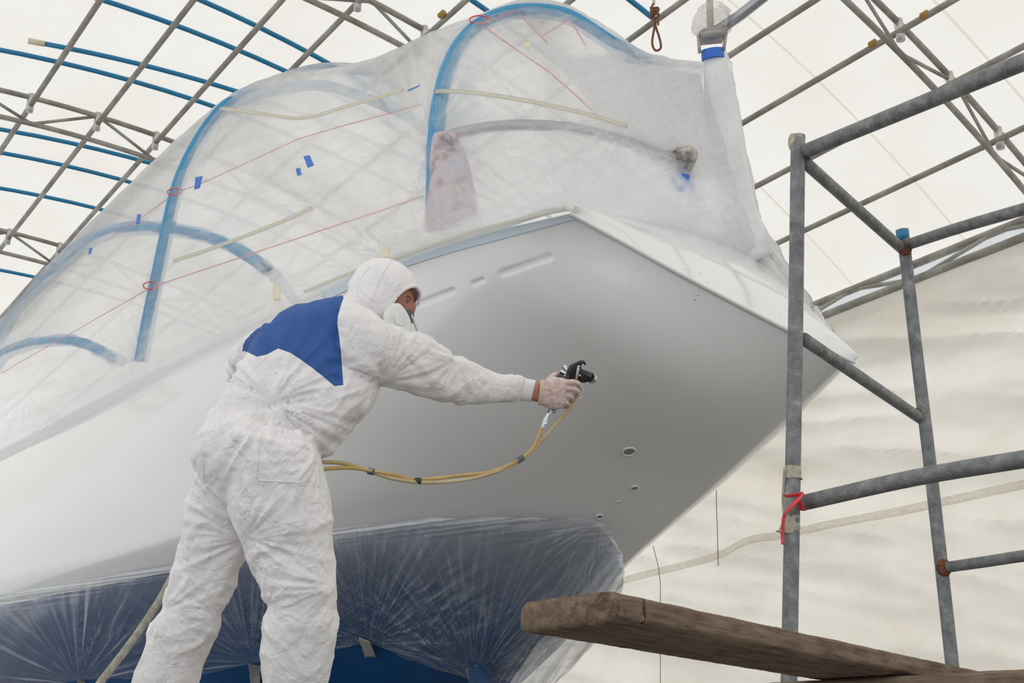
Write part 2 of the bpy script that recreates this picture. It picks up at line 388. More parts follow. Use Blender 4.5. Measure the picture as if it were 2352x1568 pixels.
# blue irrigation pipes laid over the roof lining, across the shed
bl = [((0, 115), (250, 170), (500, 248)), ((100, 100), (350, 155), (560, 215)), ((232, 0), (400, 55), (690, 180)), ((460, 0), (580, 55), (780, 160)), ((0, 297), (180, 332), (370, 382)), ((0, 350), (160, 383), (330, 427)), ((0, 432), (130, 457), (262, 489)), ((0, 620), (40, 628), (88, 638)), ((1060, -15), (1095, 5), (1112, 22)), ((1447, 0), (1475, 22), (1500, 42))]
bn = ['upper left, below the taped pipe', 'with a taped end at upper left', 'crossing the top left corner of the roof', 'nearest the top edge, left of centre', 'just below the second arch at left', 'second below the arch at left', 'third below the arch at left', 'lowest at the left edge', 'above the top of the canopy hoop', 'beside the hanging rope at top']
for (l, m_, r_), nm in zip(bl, bn):
    pl, pm, pr = on_roof(*l, off=.03), on_roof(*m_, off=.03), on_roof(*r_, off=.03)
    p0, p1 = phi_of(pl[0], pl[2]), phi_of(pr[0], pr[2]) + (.25 if l[0] != 1447 else 0)
    if l != (100, 100): p0 -= .25
    # each pipe wanders slightly along the shed
    C = []
    cf = np.polyfit([phi_of(*q[::2]) for q in (pl, pm, pr)], [q[1] for q in (pl, pm, pr)], 1)
    for p in np.linspace(p0, p1, 24):
        C.append(S(TC + (RR - .03) * math.sin(p), np.polyval(cf, p), HCN + (RR - .03) * math.cos(p)))
    o = tube('roof_pipe', C, .028, bluepipe, None, 8)
    tag(o, 'thin blue pipe under the roof, ' + nm, 'pipe', 'blue pipes across the roof')
    if l == (100, 100):
        e = tube('end_tape', [C[0] - (C[1] - C[0]) / np.linalg.norm(C[1] - C[0]) * .16, C[0] + (C[1] - C[0]) * .05], .034, white_tape, None, 8); sub(e, o); e['label'] = 'cream tape around the pipe end'
# orange markers on purlins
om = pbr('orange_rust', (.42, .24, .06), .7)
for (x, y), d in (((1015, 33), 'purlin at top centre'), ((2124, 34), 'purlin above the right arch'), ((2005, 100), 'purlin left of the right arch')):
    t, a, h = on_roof(x, y, off=.27); c = S(t, a, h); o = tube('purlin_marker', [c - AX * .035, c + AX * .035], .034, om, None, 10)
    tag(o, 'small orange rusty band on the ' + d, 'tape', 'orange bands on purlins')
# wall tape line and strings
def on_wall(x, y, off=.30):
    r = ray(x, y); s = (TW - off) / (r @ TR); return CAM + r * s
tp = [(1150, 1420), (1395, 1350), (1440, 1330), (1560, 1300), (1650, 1275), (1720, 1240), (1800, 1228), (1900, 1205), (2060, 1175), (2200, 1145), (2352, 1112), (2500, 1085), (2900, 1005)]
C = catmull([on_wall(x, y, .46) for x, y in tp], 60)
o = MB(); r_ = np.stack([C - UP * .045 + TR * .0, C + UP * .045], 0)
M_clear = film_mat('clear_tape', .12, .7, (.74, .68, .52), .1, .4, 60, 10)
V = r_.reshape(-1, 3); uvv = np.stack(np.meshgrid(np.linspace(0, 1, 60), [0, 1]), -1).reshape(-1, 2)
o = fast_mesh('wall_tape', V, grid_faces(2, 60), M_clear, None, uvv, {'fold': np.zeros(len(V))}); tag(o, 'long yellowed tape seam running along the cream cloth wall', 'tape')
sm = o.modifiers.new('s', 'SOLIDIFY'); sm.thickness = .006
M_cord = pbr('thin_cord', (.10, .085, .06), .8)
for pts, d in ((((1645, 1125), (1647, 1200), (1650, 1300)), 'right of the yacht'), (((1500, 1253), (1512, 1300), (1517, 1340), (1517, 1600)), 'above and below the plank end')):
    o = tube('hanging_cord', [on_wall(x, y, .52) for x, y in pts], .0045, M_cord, None, 6); tag(o, 'thin dark cord hanging down the cloth wall ' + d, 'cord')
# ------------------------------------------------------------------ yacht hull
def plane_Z(A, B, C):
    a, b, c = P(*A), P(*B), P(*C); n = np.cross(b - a, c - a)
    def f(x, y):
        r = ray(x, y); return float(n @ (a - CAM) / (n @ r))
    return f
TZ = plane_Z((1310, 490, 4.60), (1962, 832, 5.05), (1742, 602, 6.0))
T_ = lambda x, y: (x, y, TZ(x, y))
hull = [
 [T_(1310, 490), T_(1430, 556), T_(1560, 628), T_(1700, 702), T_(1830, 769), T_(1905, 806), T_(1962, 832), (1950, 800, 5.5), (1850, 700, 6.3)],
 [(1150, 527, 4.70), (1250, 640, 4.66), (1370, 750, 4.68), (1520, 860, 4.80), (1660, 930, 4.98), (1755, 965, 5.15), (1812, 985, 5.35), (1760, 930, 5.8), (1650, 700, 6.6)],
 [(1000, 568, 4.95), (1070, 690, 4.88), (1170, 830, 4.90), (1310, 975, 5.0), (1470, 1065, 5.2), (1585, 1110, 5.4), (1648, 1130, 5.6), (1600, 1060, 6.1), (1450, 760, 6.9)],
 [(850, 620, 5.3), (890, 760, 5.20), (970, 920, 5.2), (1100, 1075, 5.3), (1255, 1186, 5.45), (1385, 1265, 5.65), (1450, 1300, 5.85), (1400, 1230, 6.4), (1250, 800, 7.2)],
 [(650, 712, 5.9), (670, 850, 5.75), (720, 1010, 5.75), (800, 1130, 5.74), (900, 1202, 5.78), (1090, 1370, 6.0), (1270, 1500, 6.25), (1250, 1420, 6.8), (1000, 860, 7.8)],
 [(430, 815, 6.7), (440, 930, 6.5), (460, 1080, 6.42), (500, 1190, 6.32), (560, 1262, 6.30), (800, 1480, 6.5), (1020, 1680, 6.8), (1020, 1600, 7.4), (750, 950, 8.6)],
 [(200, 930, 7.9), (190, 1030, 7.6), (190, 1170, 7.35), (210, 1265, 7.22), (240, 1323, 7.15), (450, 1580, 7.15), (650, 1830, 7.4), (660, 1700, 8.2), (480, 1050, 9.6)],
 [(0, 1035, 9.2), (-30, 1120, 8.8), (-50, 1240, 8.45), (-50, 1330, 8.28), (-30, 1378, 8.18), (100, 1650, 8.1), (300, 1900, 8.3), (330, 1800, 9.2), (250, 1120, 10.8)],
 [(-260, 1150, 11.3), (-300, 1240, 10.9), (-330, 1320, 10.6), (-330, 1400, 10.45), (-320, 1450, 10.3), (-200, 1750, 10.2), (0, 1980, 10.2), (50, 1880, 10.9), (0, 1220, 12.2)],
 [(-700, 1330, 15.5), (-705, 1370, 15.4), (-710, 1420, 15.3), (-710, 1460, 15.3), (-705, 1500, 15.3), (-690, 1620, 15.3), (-670, 1800, 15.3), (-665, 1500, 15.6), (-660, 1330, 15.8)],
]
G = np.array([[P(*hull[j][r]) for j in range(len(hull))] for r in range(9)])
NU, NV = 900, 481
HS = net(G, NU, NV)
for _ in range(3):                           # fair the sections
    c_ = np.cumsum(np.concatenate([np.zeros((1,) + HS.shape[1:]), np.pad(HS, ((20, 20), (0, 0), (0, 0)), mode='reflect', reflect_type='odd')]), 0)
    HS = (c_[41:] - c_[:-41]) / 41
rowf = 8 / (NV - 1)
yacht = empty('yacht', P(900, 1000, 5.6) * np.array([1, 1, 0]), 'large white sailing yacht hull under repaint, stern towards the scaffold', 'yacht')
# shallow moulded recesses in the topsides
PX = proj(HS)
dU = np.gradient(HS, axis=1); dV = np.gradient(HS, axis=0); NN = np.cross(dU, dV); NN /= np.linalg.norm(NN, axis=-1)[..., None]
toC = CAM - HS; NN *= np.sign((NN * toC).sum(-1))[..., None]
disp = np.zeros(HS.shape[:2])
for (x0, y0), (x1, y1), w in (((1155, 627), (1262, 590), 7.5), ((968, 696), (1040, 668), 7), ((1088, 651), (1108, 643), 5)):
    d = np.array([x1 - x0, y1 - y0]); l2 = d @ d
    q = ((PX[..., 0] - x0) * d[0] + (PX[..., 1] - y0) * d[1]) / l2; qc = np.clip(q, 0, 1)
    dist = np.hypot(PX[..., 0] - x0 - qc * d[0], PX[..., 1] - y0 - qc * d[1])
    m = (np.abs(PX[..., 2]) < 7) & (np.arange(NV)[:, None] < NV * 6 / 8)
    disp -= .005 * (1 / (1 + np.exp(np.clip((dist - w) / 1.3, -40, 40)))) * m
HS = HS + NN * disp[..., None]
kb = int(round(4 / rowf))
M_hull = pbr('gloss_white_paint', (.80, .81, .81), .28, 0, .5, coat=.9, coat_rough=.07)
M_bottom = pbr('blue_antifouling', (.004, .065, .20), .5, noise_cols=[(.3, (.003, .05, .16)), (.7, (.006, .085, .25))], nscale=5)
Vh = HS.reshape(-1, 3); Qh = grid_faces(NV, NU)
colj = 3 / 9 * (NU - 1)                      # the blue bottom starts a little forward of the stern
ri = np.arange(NV - 1)[:, None]; ci = np.arange(NU - 1)[None]
bott = ((ri >= kb) & (ri < int(7.3 / rowf)) & (ci > (colj + 10 - (ri - kb) * .02))).reshape(-1)
pbx = PX.reshape(-1, 3)[Qh].mean(1)              # the blue paint also runs aft under the masked stern corner
pg = [(1240, 1186), (1310, 1196), (1366, 1203), (1396, 1230), (1420, 1278), (1436, 1335), (1240, 1420)]
ins = np.zeros(len(pbx), bool)
for (xi, yi), (xj, yj) in zip(pg, pg[-1:] + pg[:-1]):
    cnd = ((yi > pbx[:, 1]) != (yj > pbx[:, 1])) & (pbx[:, 0] < (xj - xi) * (pbx[:, 1] - yi) / (yj - yi) + xi); ins ^= cnd
rr_ = np.broadcast_to(ri, (NV - 1, NU - 1)).reshape(-1)
bott |= ins & (rr_ >= kb + 3) & (rr_ < int(7.3 / rowf))
def submesh(V, Q):
    u, inv = np.unique(Q, return_inverse=True); return V[u], inv.reshape(Q.shape)
V1, Q1 = submesh(Vh, Qh[~bott]); o_top = fast_mesh('topsides', V1, Q1, M_hull, yacht)
V2, Q2 = submesh(Vh, Qh[bott]); o_bot = fast_mesh('hull_bottom', V2, Q2, M_bottom, yacht); o_bot['label'] = 'deep blue painted underwater hull'
HB = bvh_of(Vh[::1], Qh[(np.arange(len(Qh)) % 1) == 0])
# transom
cre = catmull([P(*h) for h in [hull[0][i] for i in range(7)]], 80)
topp = [T_(1310, 490), T_(1450, 507), T_(1552, 528), T_(1654, 558), T_(1742, 600), T_(1830, 672), T_(1905, 762), T_(1962, 832)]
tpe = catmull([P(*h) for h in topp], 80)
tn = np.cross(cre[-1] - cre[0], tpe[50] - cre[0]); tn /= np.linalg.norm(tn); tn *= np.sign(tn @ (CAM - cre[0]))
TG = np.stack([cre * (1 - w) + tpe * w - tn * .0 + tn * (.035 * math.sin(PI * min(1, w))) for w in np.linspace(0, 1.25, 24)])
tmat = M_hull
o = fast_mesh('transom', TG.reshape(-1, 3), grid_faces(24, 80), tmat, yacht)
TB = bvh_of(TG.reshape(-1, 3), grid_faces(24, 80))
# stern corner rounding
tube('stern_edge', cre + tn * .0, .009, M_hull, yacht, 10)
# deck closing the hull
dk = np.stack([HS[0] * (1 - w) + HS[-1] * w + UP * (.08 * math.sin(PI * w)) for w in np.linspace(0, 1, 10)])[:, ::10]
fast_mesh('deck', dk.reshape(-1, 3), grid_faces(10, dk.shape[1]), pbr('deck_white', (.72, .73, .74), .5), yacht)
# drain openings
M_hole = pbr('outlet_inside', (.30, .29, .27), .6)
def outlet(x, y, rpx):
    h = hit(HB, x, y)
    if h is None: return
    p, n = h; r = rpx * np.linalg.norm(p - CAM) / F
    u = np.cross(n, UP); u /= np.linalg.norm(u); v = np.cross(n, u)
    a = np.linspace(0, 2 * PI, 28, endpoint=False); prof_ = [(1.35, .001), (1.28, .006), (1.05, .007), (1.0, .003), (.95, .0015)]
    V = []; Fc = []
    for rr, zz in prof_:
        for t in a: V.append(p + n * zz + r * rr * (math.cos(t) * u + math.sin(t) * v))
    for i in range(len(prof_) - 1):
        for j in range(28): k2 = (j + 1) % 28; Fc.append((i * 28 + j, i * 28 + k2, (i + 1) * 28 + k2, (i + 1) * 28 + j))
    o = MB().add(V, Fc).build('outlet', M_hull, yacht)
    Vd = [p + n * .0017 + r * .97 * (math.cos(t) * u + math.sin(t) * v) for t in a]
    d = MB().add(Vd, [tuple(range(28))]).build('outlet_bore', M_hole, yacht, False); d['label'] = 'grey opening of a drain outlet'
for q in ((1445, 1036, 13), (1457, 1120, 7.5), (1420, 1152, 4), (1377, 1185, 7)): outlet(*q)
M_dot = pbr('screw_hole', (.03, .025, .02), .6)
for b, pts in ((HB, ((1597, 688), (1603, 678), (1764, 772), (1775, 764))), (TB, ((1570, 618), (1607, 627), (1625, 650), (1665, 595), (1680, 597), (1756, 682), (1790, 720), (1880, 762)))):
    for x, y in pts:
        h = hit(b, x, y)
        if h: MB().add(*ellipsoid_data(h[0], h[1] * .001, np.cross(h[1], UP) * .0025, UP * .0025, 10, 6)).build('screw_hole', M_dot, yacht)
# skeg and rudder post under the stern
o = MB().add(*prism_data([P(1092, 1400, 6.42), P(1130, 1390, 6.5), P(1135, 1900, 6.15), P(1088, 1900, 6.05)], np.array([.03, .12, 0]))).build('skeg', M_bottom, yacht, False); o['label'] = 'blue skeg under the stern'
o = MB().add(*prism_data([P(300, 1750, 7.2), P(900, 1700, 6.5), P(850, 2300, 6.3), P(380, 2350, 7.0)], np.array([.08, .2, 0]))).build('keel', M_bottom, yacht, False)
# ------------------------------------------------------------------ stretch film over hoops (canopy)
M_canopy = film_mat('canopy_film', .17, .20, (.965, .97, .98), .07, .3, 22, 5, .8, .04, .6, 1.07, .32)
hem = {9: (1311, 492, 4.58), 10: T_(1450, 505), 11: T_(1600, 541), 12: T_(1742, 600), 13: T_(1830, 672), 14: T_(1963, 829)}
can = [
 [(-300, 1190, 11.2), (-290, 1100, 11.5), (-280, 1020, 12.0), (-270, 970, 12.4), (-260, 930, 12.8), (-200, 960, 13.5), (-100, 1190, 14)],
 [(0, 1062, 9.0), (0, 960, 9.4), (0, 880, 9.7), (0, 800, 10.2), (0, 745, 10.8), (150, 800, 12), (300, 1030, 12.6)],
 [(165, 975, 7.95), (150, 860, 8.2), (150, 760, 8.5), (145, 660, 9), (140, 590, 9.6), (380, 580, 10.8), (560, 880, 11.6)],
 [(325, 888, 7.1), (350, 700, 7.35), (390, 520, 7.6), (440, 355, 7.9), (525, 232, 8.4), (800, 215, 9.6), (1000, 650, 10.2)],
 [(500, 800, 6.35), (530, 640, 6.75), (570, 480, 7.05), (620, 330, 7.4), (690, 176, 8.0), (950, 230, 9.1), (1100, 650, 9.6)],
 [(700, 700, 5.65), (740, 580, 6.0), (780, 450, 6.3), (820, 300, 6.7), (850, 142, 7.3), (1050, 220, 8.4), (1200, 600, 8.9)],
 [(870, 630, 5.15), (900, 530, 5.5), (925, 400, 5.8), (960, 260, 6.2), (995, 78, 6.9), (1200, 150, 7.9), (1280, 560, 8.3)],
 [(990, 582, 4.88), (1000, 500, 5.1), (1003, 330, 5.4), (1025, 170, 5.8), (1105, 40, 6.4), (1290, 110, 7.3), (1380, 540, 7.7)],
 [(1150, 535, 4.63), (1170, 450, 4.95), (1180, 340, 5.3), (1190, 180, 5.7), (1215, 4, 6.4), (1380, 100, 7.1), (1480, 540, 7.3)],
 [hem[9], (1320, 430, 4.85), (1330, 320, 5.2), (1340, 180, 5.7), (1350, 46, 6.3), (1450, 160, 6.8), (1560, 540, 7)],
 [hem[10], (1460, 440, 5.1), (1470, 340, 5.4), (1480, 230, 5.8), (1475, 125, 6.2), (1540, 200, 6.6), (1640, 560, 6.8)],
 [hem[11], (1600, 460, 5.6), (1600, 360, 5.8), (1605, 250, 6.0), (1612, 148, 6.15), (1640, 220, 6.4), (1700, 560, 6.6)],
 [hem[12], (1740, 560, 6.0), (1722, 480, 6.05), (1700, 330, 6.1), (1672, 140, 6.2), (1690, 250, 6.4), (1745, 560, 6.55)],
 [hem[13], (1812, 640, 5.9), (1785, 600, 6.0), (1765, 565, 6.1), (1725, 455, 6.2), (1730, 480, 6.4), (1770, 600, 6.6)],
 [hem[14], (1950, 812, 5.1), (1935, 792, 5.15), (1920, 776, 5.2), (1905, 760, 5.25), (1900, 770, 5.4), (1890, 780, 5.6)],
]
CG = np.array([[P(*can[j][r]) for j in range(len(can))] for r in range(7)])
cu, cv = 620, 360
CS = net(CG, cu, cv); CP = proj(CS)
# pull the near film clear of the hull by a hair and crumple it
Uu, Vv = np.meshgrid(np.linspace(0, 14, cu), np.linspace(0, 6, cv))
dU = np.gradient(CS, axis=1); dV = np.gradient(CS, axis=0); NC = np.cross(dU, dV); NC /= np.linalg.norm(NC, axis=-1)[..., None] + 1e-9
NC *= np.sign((NC * (CAM - CS)).sum(-1))[..., None]
fold = np.zeros_like(Uu); dd = np.zeros_like(Uu)
# tension folds fanning out from taped and tied points
anch = [(885, 585, 260, 46), (1000, 310, 330, 60), (635, 660, 190, 40), (520, 240, 220, 40), (1310, 490, 240, 44), (1590, 380, 200, 50), (1612, 150, 240, 50), (1100, 45, 200, 40), (330, 820, 180, 36), (60, 900, 160, 30), (1700, 560, 150, 36), (1440, 285, 200, 40)]
for x, y, R, kf in anch:
    dx, dy = CP[..., 0] - x, CP[..., 1] - y; r = np.hypot(dx, dy); th = np.arctan2(dy, dx)
    w = np.exp(-(r / R) ** 1.3) * (1 - np.exp(-(r / 14) ** 2)) * (Vv < 4.3)
    ang = noise(np.stack([np.cos(th) * kf / 6.3, np.sin(th) * kf / 6.3, r / 220 + x], -1))
    rg = np.clip(1 - np.abs(ang) * 4.5, 0, 1)
    dd += .007 * w * ang * np.clip(r / 60, .2, 1); fold += .24 * w * rg
# long diagonal tension lines
q = np.stack([(CP[..., 0] * .35 + CP[..., 1] * .94) / 26, (CP[..., 0] * .94 - CP[..., 1] * .35) / 420, 0 * Uu], -1)
l1 = noise(q); l2 = noise(q * 2.1 + 5)
q3 = np.stack([(CP[..., 0] * .75 - CP[..., 1] * .66) / 22, (CP[..., 0] * .66 + CP[..., 1] * .75) / 300, 0 * Uu + 3], -1); l3 = noise(q3)
dd += .007 * l1 + .0012 * l2 + .0025 * l3
fold += .13 * np.clip(1 - np.abs(l1) * 6, 0, 1) + .06 * np.clip(1 - np.abs(l2) * 7, 0, 1) + .10 * np.clip(1 - np.abs(l3) * 6, 0, 1) * (CP[..., 0] > 950)
# gathered, doubled film where it is bunched onto the hull edge and behind the cockpit
hemw = np.clip(1 - Vv / .9, 0, 1)
fold += .38 * hemw ** .7
xx, yy = CP[..., 0], CP[..., 1]
cock = np.exp(-(((xx - 1420) / 330) ** 2 + ((yy - 430) / 120) ** 2)) * (Vv < 4)
fold += .42 * cock
dd *= np.clip(Vv / .25, .0, 1) * np.clip((6 - Vv), 0, 1)
CS = CS + NC * (dd + .012 + .0 * Uu)[..., None]
uvc = np.stack([Uu / 14 * 3, Vv / 6 * 2], -1).reshape(-1, 2)
k4 = int(4.15 / 6 * (cv - 1))
o_can = fast_mesh('film_canopy', CS.reshape(-1, 3), grid_faces(cv, cu), M_canopy, None, uvc, {'fold': np.clip(fold, 0, .75)})
tag(o_can, 'clear crumpled plastic film canopy stretched over hoops on the yacht deck', 'plastic sheet')
CB = bvh_of(CS.reshape(-1, 3), grid_faces(cv, cu))
def behind(x, y, d=.05):                     # a point just under the canopy film
    h = hit(CB, x, y); return h[0] - h[1] * d if h else None
# hoops
def pxpath(pts): return [P(*p) for p in pts]
def under_film(pts, e, n=70, upto=1.0):
    C = catmull(np.array(pts, float), n); z0 = C[:, 2].copy()
    for i, c in enumerate(C):
        if i > n * upto: continue
        h = hit(CB, c[0], c[1])
        if h is not None: z0[i] = max(proj(h[0])[2] + e, min(C[i, 2], proj(h[0])[2] + e))
    zs = np.convolve(np.pad(z0, 4, mode='edge'), np.ones(9) / 9, 'valid')
    return [P(x, y, z) for (x, y, _), z in zip(C, zs)]
h1 = under_film([(325, 830, 7.4), (345, 720, 7.45), (370, 600, 7.55), (405, 440, 7.75), (450, 335, 8.0), (510, 252, 8.35), (560, 228, 8.6), (640, 206, 8.9), (740, 196, 9.2), (840, 226, 9.5), (920, 262, 9.7), (1000, 325, 9.9), (1040, 420, 10)], .11, 80, .5)
h2 = under_film([(1000, 500, 5.15), (1002, 320, 5.45), (1015, 215, 5.7), (1030, 160, 5.85), (1058, 103, 6.1), (1104, 57, 6.4), (1185, 27, 6.6), (1290, 33, 6.65), (1370, 78, 6.65), (1445, 134, 6.7), (1520, 220, 6.8), (1560, 400, 6.9)], .10, 80, .8)
h0 = under_film([(-30, 850, 10.9), (0, 790, 10.9), (35, 722, 10.9), (78, 672, 10.95), (155, 605, 11.0), (235, 545, 11.2), (330, 528, 11.4), (430, 536, 11.6), (520, 562, 11.8), (620, 622, 12.0), (700, 720, 12)], .5)
hm = under_film([(-60, 960, 12.5), (0, 835, 12.8), (60, 797, 13), (130, 785, 13.1), (200, 790, 13.2), (280, 830, 13.3)], .5)
for pts, r, lab in ((h1, .042, 'blue plastic pipe hoop at left, leaning, under the canopy film'), (h2, .040, 'tallest blue pipe hoop, arching at top centre of the canopy'), (h0, .038, 'blurred blue pipe hoop low at the left inside the canopy'), (hm, .036, 'farthest faint blue hoop inside the canopy, lower left')):
    o = tube('canopy_hoop', pts, r, hoopblue, None, 14, 80); tag(o, lab, 'hoop', 'blue pipe hoops holding up the canopy')
for (x, y), w in (((1100, 48), .05), ((1196, 14), .05), ((1312, 28), .05), ((405, 440), .055), ((350, 655), .055)):
    c = hit(CB, x, y)
# strings under the film
for pts, d in ((((0, 856), (129, 782), (345, 658), (776, 513), (994, 440)), 'lower red string running across the two hoops'), (((238, 554), (320, 500), (405, 439), (456, 421), (684, 316), (776, 289), (994, 230)), 'upper red string running from the left hoop to the tall hoop'),
               (((1103, 52), (1180, 105), (1260, 160), (1330, 220), (1389, 275)), 'red string slanting down from the shoulder of the tall hoop'), (((1187, 20), (1225, 62), (1262, 98)), 'short red string from the crown of the tall hoop'), (((1247, 78), (1309, 40), (1352, 110)), 'red string zigzag below the right of the hoop'), (((1103, 50), (1145, 36), (1187, 20)), 'short red string along the top of the hoop')):
    C = []
    for a_, b_ in zip(pts[:-1], pts[1:]):
        for w in np.linspace(0, 1, 8, endpoint=False): C.append((a_[0] * (1 - w) + b_[0] * w, a_[1] * (1 - w) + b_[1] * w))
    C = [c for c in (behind(x, y, .012) for x, y in C) if c is not None]
    if len(C) > 3: o = tube('string', C, .0028, redstring, None, 6); tag(o, 'thin ' + d, 'string', 'red strings on the canopy')
# knots on the hoops
for (x, y, d) in ((404, 441, 'red string knot on the upper leg of the left hoop'), (349, 656, 'red string knot on the lower leg of the left hoop'), (1102, 47, 'red string knot at the shoulder of the tall hoop')):
    h = hit(CB, x, y); c = h[0] + h[1] * .004; k_ = []
    for t in np.linspace(0, 2 * PI, 20): k_.append(c + .05 * math.cos(t) * np.array([1, 0, 0]) + .025 * math.sin(t) * UP - np.array([.0, 0, 0]))
    o = tube('string_knot', k_, .004, redstring, None, 6); tag(o, d, 'string', 'string knots')
def patch(name, b, pts, mat, lab, cat='tape', group=None, off=.004, th=.0012, nsub=6):
    """a strip of tape laid on a surface: pts = four corners seen at pixels"""
    (a, b1, c, d) = [np.array(p, float) for p in pts]; V = []
    for i in range(nsub + 1):
        for j in range(nsub + 1):
            u, v = i / nsub, j / nsub; q = (a * (1 - u) + b1 * u) * (1 - v) + (d * (1 - u) + c * u) * v
            h = hit(b, *q)
            if h is None: return None
            V.append(h[0] + h[1] * off)
    o = fast_mesh(name, np.array(V), grid_faces(nsub + 1, nsub + 1), mat)
    s = o.modifiers.new('s', 'SOLIDIFY'); s.thickness = th
    return tag(o, lab, cat, group)
BT = [((450, 408), (466, 405), (460, 432), (447, 436), 'on the film right of the left hoop'), ((316, 492), (325, 492), (321, 514), (313, 516), 'on the film left of the left hoop'), ((936, 208), (966, 195), (962, 200), (940, 210), 'small, above the film left of the tall hoop'), ((698, 360), (712, 357), (722, 380), (708, 386), 'striped, mid canopy'), ((680, 388), (690, 386), (694, 402), (684, 404), 'tiny, mid canopy'), ((206, 570), (213, 569), (210, 584), (204, 584), 'tiny, near left edge of the canopy')]
for a, b_, c, d, l in BT: patch('tape_strip', CB, (a, b_, c, d), blue_tape, 'piece of blue tape ' + l, 'tape', 'blue tape pieces on the canopy')
MT = [((878, 572), (893, 570), (895, 592), (876, 594), 'on the film just above the worker\'s hood'), ((628, 655), (644, 652), (645, 690), (630, 692), 'on the film left of the worker\'s head'), ((1204, 98), (1218, 96), (1218, 112), (1206, 112), 'small, below the top of the tall hoop')]
for a, b_, c, d, l in MT: patch('tape_strip', CB, (a, b_, c, d), white_tape, 'piece of cream tape ' + l, 'tape', 'cream tape pieces on the canopy')
# long cream tape bands on the film
M_ctape = film_mat('cream_tape_film', .75, .2, (.86, .84, .74), .15, .3, 30, 8, .6)
def band(pts, w, lab, mat=M_ctape, b=CB, name='tape_band', off=.006, grp='long cream tape bands on the canopy', n=50):
    C = catmull([(x, y, 0) for x, y in pts], n)[:, :2]; T = np.gradient(C, axis=0); T /= np.linalg.norm(T, axis=1)[:, None]
    Nn = np.stack([-T[:, 1], T[:, 0]], 1); V = []; 
    for s_ in (-1, 0, 1):
        for c, n_ in zip(C, Nn):
            h = hit(b, *(c + n_ * s_ * w / 2)); 
            if h is None: return
            V.append(h[0] + h[1] * off)
    uv = np.stack(np.meshgrid(np.linspace(0, 1, n), [0, .05, .1]), -1).reshape(-1, 2)
    o = fast_mesh(name, np.array(V), grid_faces(3, n), mat, None, uv, {'fold': np.zeros(3 * n)}); s = o.modifiers.new('s', 'SOLIDIFY'); s.thickness = .001
    return tag(o, lab, 'tape', grp)
band([(998, 212), (1060, 213), (1150, 224), (1230, 238), (1330, 260), (1440, 292)], 10, 'long cream tape band sloping right from the tall hoop')
band([(505, 250), (600, 262), (700, 272), (800, 245), (870, 225), (930, 206)], 8, 'cream tape band from the left hoop shoulder')
band([(400, 600), (470, 578), (560, 545), (650, 510), (720, 478)], 9, 'cream tape band in the middle of the canopy')
band([(700, 672), (800, 632), (900, 598), (1020, 556), (1150, 518), (1300, 480)], 6, 'cream tape line holding the film along the hull edge')
# light blue masking line along the sheer
j0_, j1_ = 0, int(NU * 3.6 / 9); rws = np.arange(0, 11); mt_ = HS[rws][:, j0_:j1_:4] + NN[rws][:, j0_:j1_:4] * .004
o = fast_mesh('masking_tape', mt_.reshape(-1, 3), grid_faces(len(rws), mt_.shape[1]), skyblue_tape); s_ = o.modifiers.new('s', 'SOLIDIFY'); s_.thickness = .001
tag(o, 'pale blue masking tape along the top edge of the hull', 'tape')
# the whiter sheet of film hung at the stern
sh = [(1262, 100), (1340, 190), (1420, 280), (1500, 350), (1600, 400)], [(1440, 118), (1500, 190), (1560, 270), (1620, 340), (1680, 400)], [(1612, 148), (1640, 220), (1670, 290), (1688, 340), (1712, 420)]
g_ = []
for row in sh: g_.append([(hit(CB, x, y)[0] - .06 * hit(CB, x, y)[1]) for x, y in row])
SG = net(np.array(g_), 90, 60); uvs = np.stack(np.meshgrid(np.linspace(0, .6, 90), np.linspace(0, .6, 60)), -1).reshape(-1, 2)
M_sheet = film_mat('milky_sheet', .80, .2, (.74, .75, .75), .1, .3, 20, 8, .3)
o = fast_mesh('milky_sheet', SG.reshape(-1, 3), grid_faces(60, 90), M_sheet, None, uvs, {'fold': np.zeros(5400)}); tag(o, 'milky plastic sheet hung under the canopy beside the stern pole', 'plastic sheet')
# ------------------------------------------------------------------ gear on the stern deck, under the film
M_rail = pbr('stainless_rail', (.42, .43, .46), .35, .7)
def fz(x, y, e):
    return (x, y, proj(hit(CB, x, y)[0])[2] + e)
o = tube('guard_rail', pxpath([fz(1030, 322, .1), fz(1060, 305, .08), fz(1170, 289, .07), fz(1300, 294, .07), fz(1420, 322, .07), fz(1500, 350, .07), fz(1570, 375, .10)]), .026, M_rail, None, 12, 60); tag(o, 'curved grey stern rail under the canopy film', 'rail')
M_cloth = pbr('wrapped_cloth', (.48, .44, .46), .8, noise_cols=[(.35, (.30, .27, .30)), (.5, (.62, .52, .52)), (.65, (.45, .5, .66))], nscale=9, bump=.5)
# wrapped bundle on the near stanchion
def lathe_px(pts, mat, name, parent=None, flat=1.0, dz=0):
    pts = [(x, y, z + dz, r) for x, y, z, r in pts]    # (x, y, Z, radius in metres)
    return tube(name, [P(x, y, z) for x, y, z, r in pts], [p[3] for p in pts], mat, parent, 20, 40, flat)
b1 = lathe_px([(1020, 305, 5.75, .045), (1022, 325, 5.75, .06), (1030, 370, 5.75, .085), (1036, 430, 5.7, .10), (1042, 500, 5.6, .12), (1045, 530, 5.6, .12)], M_cloth, 'wrapped_post', dz=proj(hit(CB, 1035, 400)[0])[2] + .12 - 5.7)
tag(b1, 'bundled fabric wrapped around the post below the tall hoop', 'bundle')
zq = proj(hit(CB, 1030, 330)[0])[2]
tg = tube('red_wrap', [P(1004, 334, zq + .05), P(1028, 324, zq + .02), (P(1050, 330, zq + .05))], .012, redstring, None, 8, 10); sub(tg, b1)
